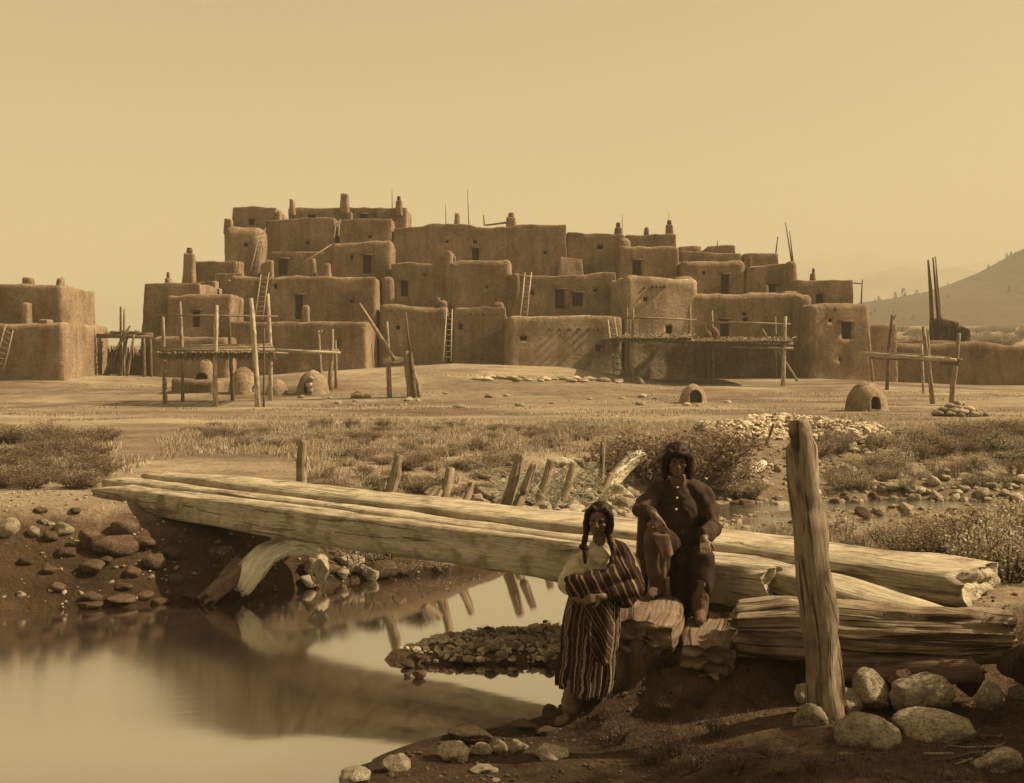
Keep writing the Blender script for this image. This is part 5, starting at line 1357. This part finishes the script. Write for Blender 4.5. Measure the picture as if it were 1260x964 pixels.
def blades(x, y, hgt, wid, lean=.5):
    n_ = len(x); z = gz(x, y); a = RNG.uniform(0, 6.283, n_); ca, sa = np.cos(a), np.sin(a)
    le = RNG.uniform(.1, 1, n_) * lean * hgt; b_ = RNG.uniform(0, 6.283, n_)
    V = np.empty((n_, 3, 3))
    V[:, 0] = np.stack([x - ca * wid, y - sa * wid, z - .02], -1); V[:, 1] = np.stack([x + ca * wid, y + sa * wid, z - .02], -1)
    V[:, 2] = np.stack([x + np.cos(b_) * le, y + np.sin(b_) * le, z + hgt], -1); return V.reshape(-1, 3)

MEADOW = [(-60, 560), (0, 528), (140, 540), (155, 570), (200, 556), (200, 540), (250, 524), (380, 517), (520, 517), (700, 518), (790, 520), (870, 520), (900, 545), (1000, 540), (1060, 522), (1150, 520), (1300, 535),
          (1300, 580), (1120, 572), (1020, 570), (900, 570), (780, 556), (700, 570), (610, 590), (540, 600), (470, 612), (380, 600), (380, 570), (330, 560), (240, 560), (170, 575), (140, 600), (-60, 605)]
n0 = 560000
gx_ = RNG.uniform(-24, 24, n0); gy_ = RNG.uniform(15, 48, n0)
pz = gz(gx_, gy_); ppx = CX + gx_ * F / gy_; ppy = HZ + (H - pz) * F / gy_
dens = fbm(gx_ * .45, gy_ * .30, 0, 4) + .35
sd = stream_distance(gx_, gy_)
keep = in_poly(ppx, ppy, MEADOW) & (RNG.uniform(0, 1, n0) < np.clip(dens * 1.1 + .1, 0.06, 1)) & (sd > .7)
gx_, gy_ = gx_[keep], gy_[keep]
# clump: pull blades towards jittered centres
cxk = np.round(gx_ / .33) * .33 + .2 * vn(np.round(gx_ / .33) * 7.1, np.round(gy_ / .4) * 3.3); cyk = np.round(gy_ / .4) * .4
gx_ = gx_ + (cxk - gx_) * .45; gy_ = gy_ + (cyk - gy_) * .35
hh = RNG.uniform(.03, .14, len(gx_)) * (1 + .8 * np.clip(fbm(gx_ * .6, gy_ * .6), 0, 1))
V = blades(gx_, gy_, hh, RNG.uniform(.008, .020, len(gx_)), .7)
tag(tris_object('meadow_grass', V, 'grass'), kind='stuff')
# sparse dry tufts on the plaza edge and on both banks
n0 = 70000
gx_ = RNG.uniform(-26, 30, n0); gy_ = RNG.uniform(42, 70, n0); keep = fbm(gx_ * .22, gy_ * .6) > .30; gx_, gy_ = gx_[keep], gy_[keep]
V = blades(gx_, gy_, RNG.uniform(.03, .12, len(gx_)), RNG.uniform(.015, .03, len(gx_)), .8)
gx_ = RNG.uniform(2.2, 12, 40000); gy_ = RNG.uniform(9.8, 21, 40000); sd = stream_distance(gx_, gy_); keep = (fbm(gx_ * .9, gy_ * .9) > -.05) & (sd > .15) & ((gx_ > 4.2) | (gy_ > 11.9)); gx_, gy_ = gx_[keep], gy_[keep]
V2 = blades(gx_, gy_, RNG.uniform(.06, .26, len(gx_)), RNG.uniform(.004, .010, len(gx_)), .7)
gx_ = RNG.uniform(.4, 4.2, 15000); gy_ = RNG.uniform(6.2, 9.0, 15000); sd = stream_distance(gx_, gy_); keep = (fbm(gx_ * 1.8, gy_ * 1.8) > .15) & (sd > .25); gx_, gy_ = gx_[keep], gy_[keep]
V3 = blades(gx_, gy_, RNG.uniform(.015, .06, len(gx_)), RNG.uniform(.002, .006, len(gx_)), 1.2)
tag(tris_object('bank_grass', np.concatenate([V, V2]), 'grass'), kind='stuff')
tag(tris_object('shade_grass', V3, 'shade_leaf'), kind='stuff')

SH = {}
def shrub_meshes(kind):
    """three stem + leaf mesh pairs per kind, unit size (about 1 m across)"""
    if kind in SH: return SH[kind]
    res = []
    for var in range(3):
        r = random.Random(hash((len(kind), var)) % 9999 + var * 7 + len(kind)); st = MB(); tips = []
        nb = {'bush': 26, 'weed': 16, 'thicket': 30}[kind]
        for k in range(nb):
            a = r.uniform(0, 6.28); sp = r.uniform(.1, 1) ** .6 * (.5 if kind != 'weed' else .32); hgt = r.uniform(.45, 1.0) * (.72 if kind == 'bush' else .85)
            hgt *= (1 - .35 * sp * 2)
            p0 = Vector((math.cos(a) * .08, math.sin(a) * .08, -.05)); p2 = Vector((math.cos(a) * sp, math.sin(a) * sp, hgt)); p1 = p0.lerp(p2, .5) + Vector((r.uniform(-.06, .06), r.uniform(-.06, .06), .05))
            st.tube([p0, p1, p2], [.012, .009, .004], 4, cap=False)
            for t in np.linspace(.3, 1, 7): tips.append(p0.lerp(p1, t * 2) if t < .5 else p1.lerp(p2, t * 2 - 1))
            for z in range(3):
                b0 = p1.lerp(p2, r.random()); b1 = b0 + Vector((r.uniform(-.16, .16), r.uniform(-.16, .16), r.uniform(0, .16))); st.tube([b0, b1], [.005, .003], 4, cap=False); tips += [b1, b0.lerp(b1, .5)]
        sm = st.mesh('stems'); sm.materials.append(M['twig'])
        V = []; nl = {'bush': 4200, 'weed': 800, 'thicket': 2800}[kind]
        for k in range(nl):
            c_ = r.choice(tips) + Vector((r.gauss(0, .05), r.gauss(0, .05), r.gauss(0, .045)))
            ln = r.uniform(.018, .045); d = Vector((r.gauss(0, 1), r.gauss(0, 1), r.gauss(.5, .8))).normalized(); w_ = d.cross(Vector((r.gauss(0, 1), r.gauss(0, 1), r.gauss(0, 1)))).normalized() * ln * .32
            V += [c_ - w_, c_ + w_, c_ + d * ln]
        V = np.array([tuple(v) for v in V]); o = tris_object('leaves', V, 'leaf'); lm = o.data; bpy.data.objects.remove(o); res.append((sm, lm))
    SH[kind] = res; return res
SHM = {}
def shrub(loc, size, hgt, kind, mat, label, group, k, name='shrub'):
    sm, lm = shrub_meshes(kind)[k % 3]
    key = (lm.name, mat)
    if key not in SHM:
        m2 = lm.copy(); m2.materials.clear(); m2.materials.append(M[mat]); SHM[key] = m2
    t = thing(name, label, 'weed' if name == 'weed' else 'bush', loc, group); t.scale = (size, size, hgt); t.rotation_euler = (0, 0, k * 2.399)
    for nm, me in (('stems', sm), ('leaves', SHM[key])):
        o = bpy.data.objects.new(nm, me); link(o, t)
r = random.Random(77)
def shrubs(spots, kind, mat, label, group, name='shrub'):
    for k, (px, py, wpx, hpx) in enumerate(spots):
        p = G(px, py); s = p.y / F; shrub(p, wpx * s, hpx * s * 1.15, kind, mat if isinstance(mat, str) else mat[k % len(mat)], label[k] if isinstance(label, list) else label, group, k + int(px), name)
shrubs([(r.uniform(-20, 128), r.uniform(540, 602), r.uniform(44, 72), r.uniform(16, 30)) for _ in range(48)], 'thicket', ['leaf', 'leaf_dark', 'leaf_dark'], 'low dense scrub bush in the dark thicket left of the bridge', 'thicket bushes at the left')
shrubs([(850, 602, 170, 112), (795, 594, 124, 84), (892, 604, 90, 66), (872, 560, 100, 48), (915, 612, 70, 34), (770, 566, 50, 30)], 'bush', ['leaf_dark', 'leaf_dark', 'leaf', 'leaf', 'leaf', 'leaf'],
       ['largest dark bush directly behind the seated man', 'leafy bush behind the man at his right shoulder side', 'bush by the upper stream right of the seated man', 'low bush behind the big dark one near the rubble heap', 'small bush at the edge of the upper stream', 'small bush at the end of the big pale driftwood'], 'bushes behind the seated man')
shrubs([(1140, 694, 100, 74), (1196, 700, 110, 92), (1240, 716, 120, 118), (1266, 700, 120, 116), (1105, 684, 80, 54), (1218, 690, 120, 96), (1165, 680, 90, 66), (1256, 672, 110, 78)], 'bush', ['leaf', 'leaf', 'leaf_pale', 'leaf', 'leaf'], 'leafy scrub bush crowding the right end of the rear bridge log', 'scrub at the right end of the bridge')
shrubs([(r.uniform(890, 1080), r.uniform(664, 690), r.uniform(34, 60), r.uniform(22, 40)) for _ in range(16)], 'weed', ['leaf_pale', 'leaf'], 'weedy plant on the bank behind the rear bridge log', 'weeds behind the bridge', 'weed')
shrubs([(r.uniform(1000, 1275), r.uniform(535, 580), r.uniform(34, 64), r.uniform(18, 36)) for _ in range(40)], 'thicket', ['leaf', 'leaf_pale', 'leaf'], 'low scrub bush in the weedy flat below the right oven', 'scrub in the right meadow')
shrubs([(r.uniform(240, 780), r.uniform(524, 556), r.uniform(20, 50), r.uniform(6, 17)) for _ in range(84)], 'thicket', ['leaf', 'leaf_dark', 'leaf_pale'], 'low scrub clump in the dark meadow band before the plaza', 'scrub clumps in the middle meadow')
shrubs([(r.uniform(385, 640), r.uniform(560, 608), r.uniform(24, 60), r.uniform(8, 24)) for _ in range(50)], 'thicket', ['leaf', 'leaf_pale', 'leaf_dark'], 'low scrub clump behind the bridge and its stakes', 'scrub clumps behind the bridge')
shrubs([(r.uniform(1020, 1130), r.uniform(588, 606), r.uniform(30, 50), r.uniform(14, 26)) for _ in range(12)], 'weed', ['leaf', 'leaf_pale'], 'weedy plant on the gravel island in the upper stream', 'weeds on the stream island', 'weed')
shrubs([(1062, 548, 14, 14)], 'bush', 'leaf_dark', 'small round dark shrub alone in the right meadow', None)
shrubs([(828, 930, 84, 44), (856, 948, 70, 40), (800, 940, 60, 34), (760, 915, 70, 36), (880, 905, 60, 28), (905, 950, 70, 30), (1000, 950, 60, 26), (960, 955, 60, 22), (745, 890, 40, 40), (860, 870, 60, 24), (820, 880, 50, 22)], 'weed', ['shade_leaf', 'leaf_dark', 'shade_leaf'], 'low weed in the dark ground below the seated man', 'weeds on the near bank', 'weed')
shrubs([(591, 785, 26, 16), (612, 783, 22, 14), (545, 800, 14, 8), (655, 780, 24, 10)], 'weed', 'leaf_pale', 'sparse grass tuft on the gravel spit', 'tufts on the gravel spit', 'weed')
shrubs([(290, 705, 50, 30), (270, 690, 40, 22), (350, 690, 40, 18), (450, 690, 60, 22), (500, 706, 60, 20), (545, 703, 50, 18)], 'weed', ['leaf', 'leaf_pale'], 'scraggly plant on the far bank under the bridge', 'plants under the bridge', 'weed')
for (x, y, s_, h_) in [(4.15, 7.95, 1.2, 1.0), (4.3, 7.4, 1.3, 1.15)]:  # bushes added out of view to cast shade on the near stones
    shrub(Vector((x, y, gz1(x, y))), s_, h_, 'bush', 'leaf', 'unseen leafy bush added past the right edge to shade the stones', 'bushes added past the right edge for shade', int(x * 10))
rt = random.Random(4)
for k in range(26):
    px = rt.uniform(1068, 1262); top = np.interp(px, [1062, 1100, 1140, 1170, 1200, 1230, 1260], [372, 367, 359, 349, 337, 322, 306]); py = top + rt.uniform(-.5, 3) + (rt.random() ** 2) * (395 - top) * (k > 9)
    D_ = 700 - 320 * (py - top) / (400 - top) * .8
    hill_tree(px, py + 1, D_, rt.uniform(1.6, 3.6), k)
hill_tree(1112, 367, 690, 5.5, 99)

# the bank tree just outside the right edge whose shade falls on the stones
tb = Vector((8.3, 7.5, gz1(8.3, 7.5))); tr_ = thing('cottonwood_tree', 'leafy cottonwood on the raised right bank shading the near stones', 'tree', tb)
q = MB(); rr = random.Random(8); tips = []
q.tube([tb - Vector((0, 0, .4)), tb + Vector((.1, .05, 1.5)), tb + Vector((-.1, 0, 3.2)), tb + Vector((0, .1, 5.5))], [.26, .2, .15, .05], 10, .15, 3)
for k in range(34):
    z0 = rr.uniform(1.6, 5.2); a = rr.uniform(0, 6.28); p0 = tb + Vector((0, 0, z0)); ln = rr.uniform(1.0, 2.5) * (1 - .3 * abs(z0 - 3.4) / 2)
    p2 = p0 + Vector((math.cos(a) * ln, math.sin(a) * ln * .55, rr.uniform(.2, 1.3))); p1 = p0.lerp(p2, .5) + Vector((0, 0, .15)); q.tube([p0, p1, p2], [.05, .035, .012], 5)
    for t in np.linspace(.25, 1, 8): tips.append(p0.lerp(p2, t))
q.build('trunk', M['twig'], tr_)
V = []
for k in range(6500):
    c_ = rr.choice(tips) + Vector((rr.gauss(0, .26), rr.gauss(0, .17), rr.gauss(0, .24))); d = Vector((rr.gauss(0, 1), rr.gauss(0, 1), rr.gauss(0, 1))).normalized() * rr.uniform(.06, .13)
    w_ = d.cross(Vector((rr.gauss(0, 1), rr.gauss(0, 1), rr.gauss(0, 1)))).normalized() * d.length * .45; V += [c_ - w_, c_ + w_, c_ + d]
cr = tris_object('crown', np.array([tuple(v - tb) for v in V]), 'leaf_dark'); cr.parent = tr_
# the weedy gravel island and the rippled shallows of the upper stream
shrubs([(r.uniform(1010, 1270), r.uniform(584, 604), r.uniform(24, 46), r.uniform(12, 30)) for _ in range(34)], 'weed', ['leaf', 'leaf_pale'], 'weedy plant on the gravel island in the upper stream', 'weeds on the stream island', 'weed')

# scrub on the distant flat between the courtyard wall and the hill
rf = random.Random(21)
for k in range(64):
    D_ = rf.uniform(170, 400); px = rf.uniform(1066, 1268); x_ = (px - CX) * D_ / F; hgt = rf.uniform(1.3, 3.2)
    shrub(Vector((x_, D_, gz1(x_, D_) - .1)), hgt * rf.uniform(1.3, 2.4), hgt, 'thicket', 'leaf_dark' if k % 3 else 'leaf', 'distant scrub bush on the flat between the courtyard wall and the hill', 'scrub on the far flat', k)
# ------------------------------------------------------------------ haze
hz = MB(); hz.box((-3500, -90, -2.6), (3500, 4000, 305))
hm = bpy.data.materials.new('valley_haze'); hm.use_nodes = True
hn = hm.node_tree; hn.nodes.clear()
ho = hn.nodes.new('ShaderNodeOutputMaterial'); hv = hn.nodes.new('ShaderNodeVolumePrincipled')
hv.inputs['Density'].default_value = 0.00075; hv.inputs['Color'].default_value = (.93, .88, .74, 1); hv.inputs['Anisotropy'].default_value = 0.0
hn.links.new(hv.outputs[0], ho.inputs['Volume'])
hobj = hz.build('haze', hm, smooth_=False); tag(hobj, kind='stuff')
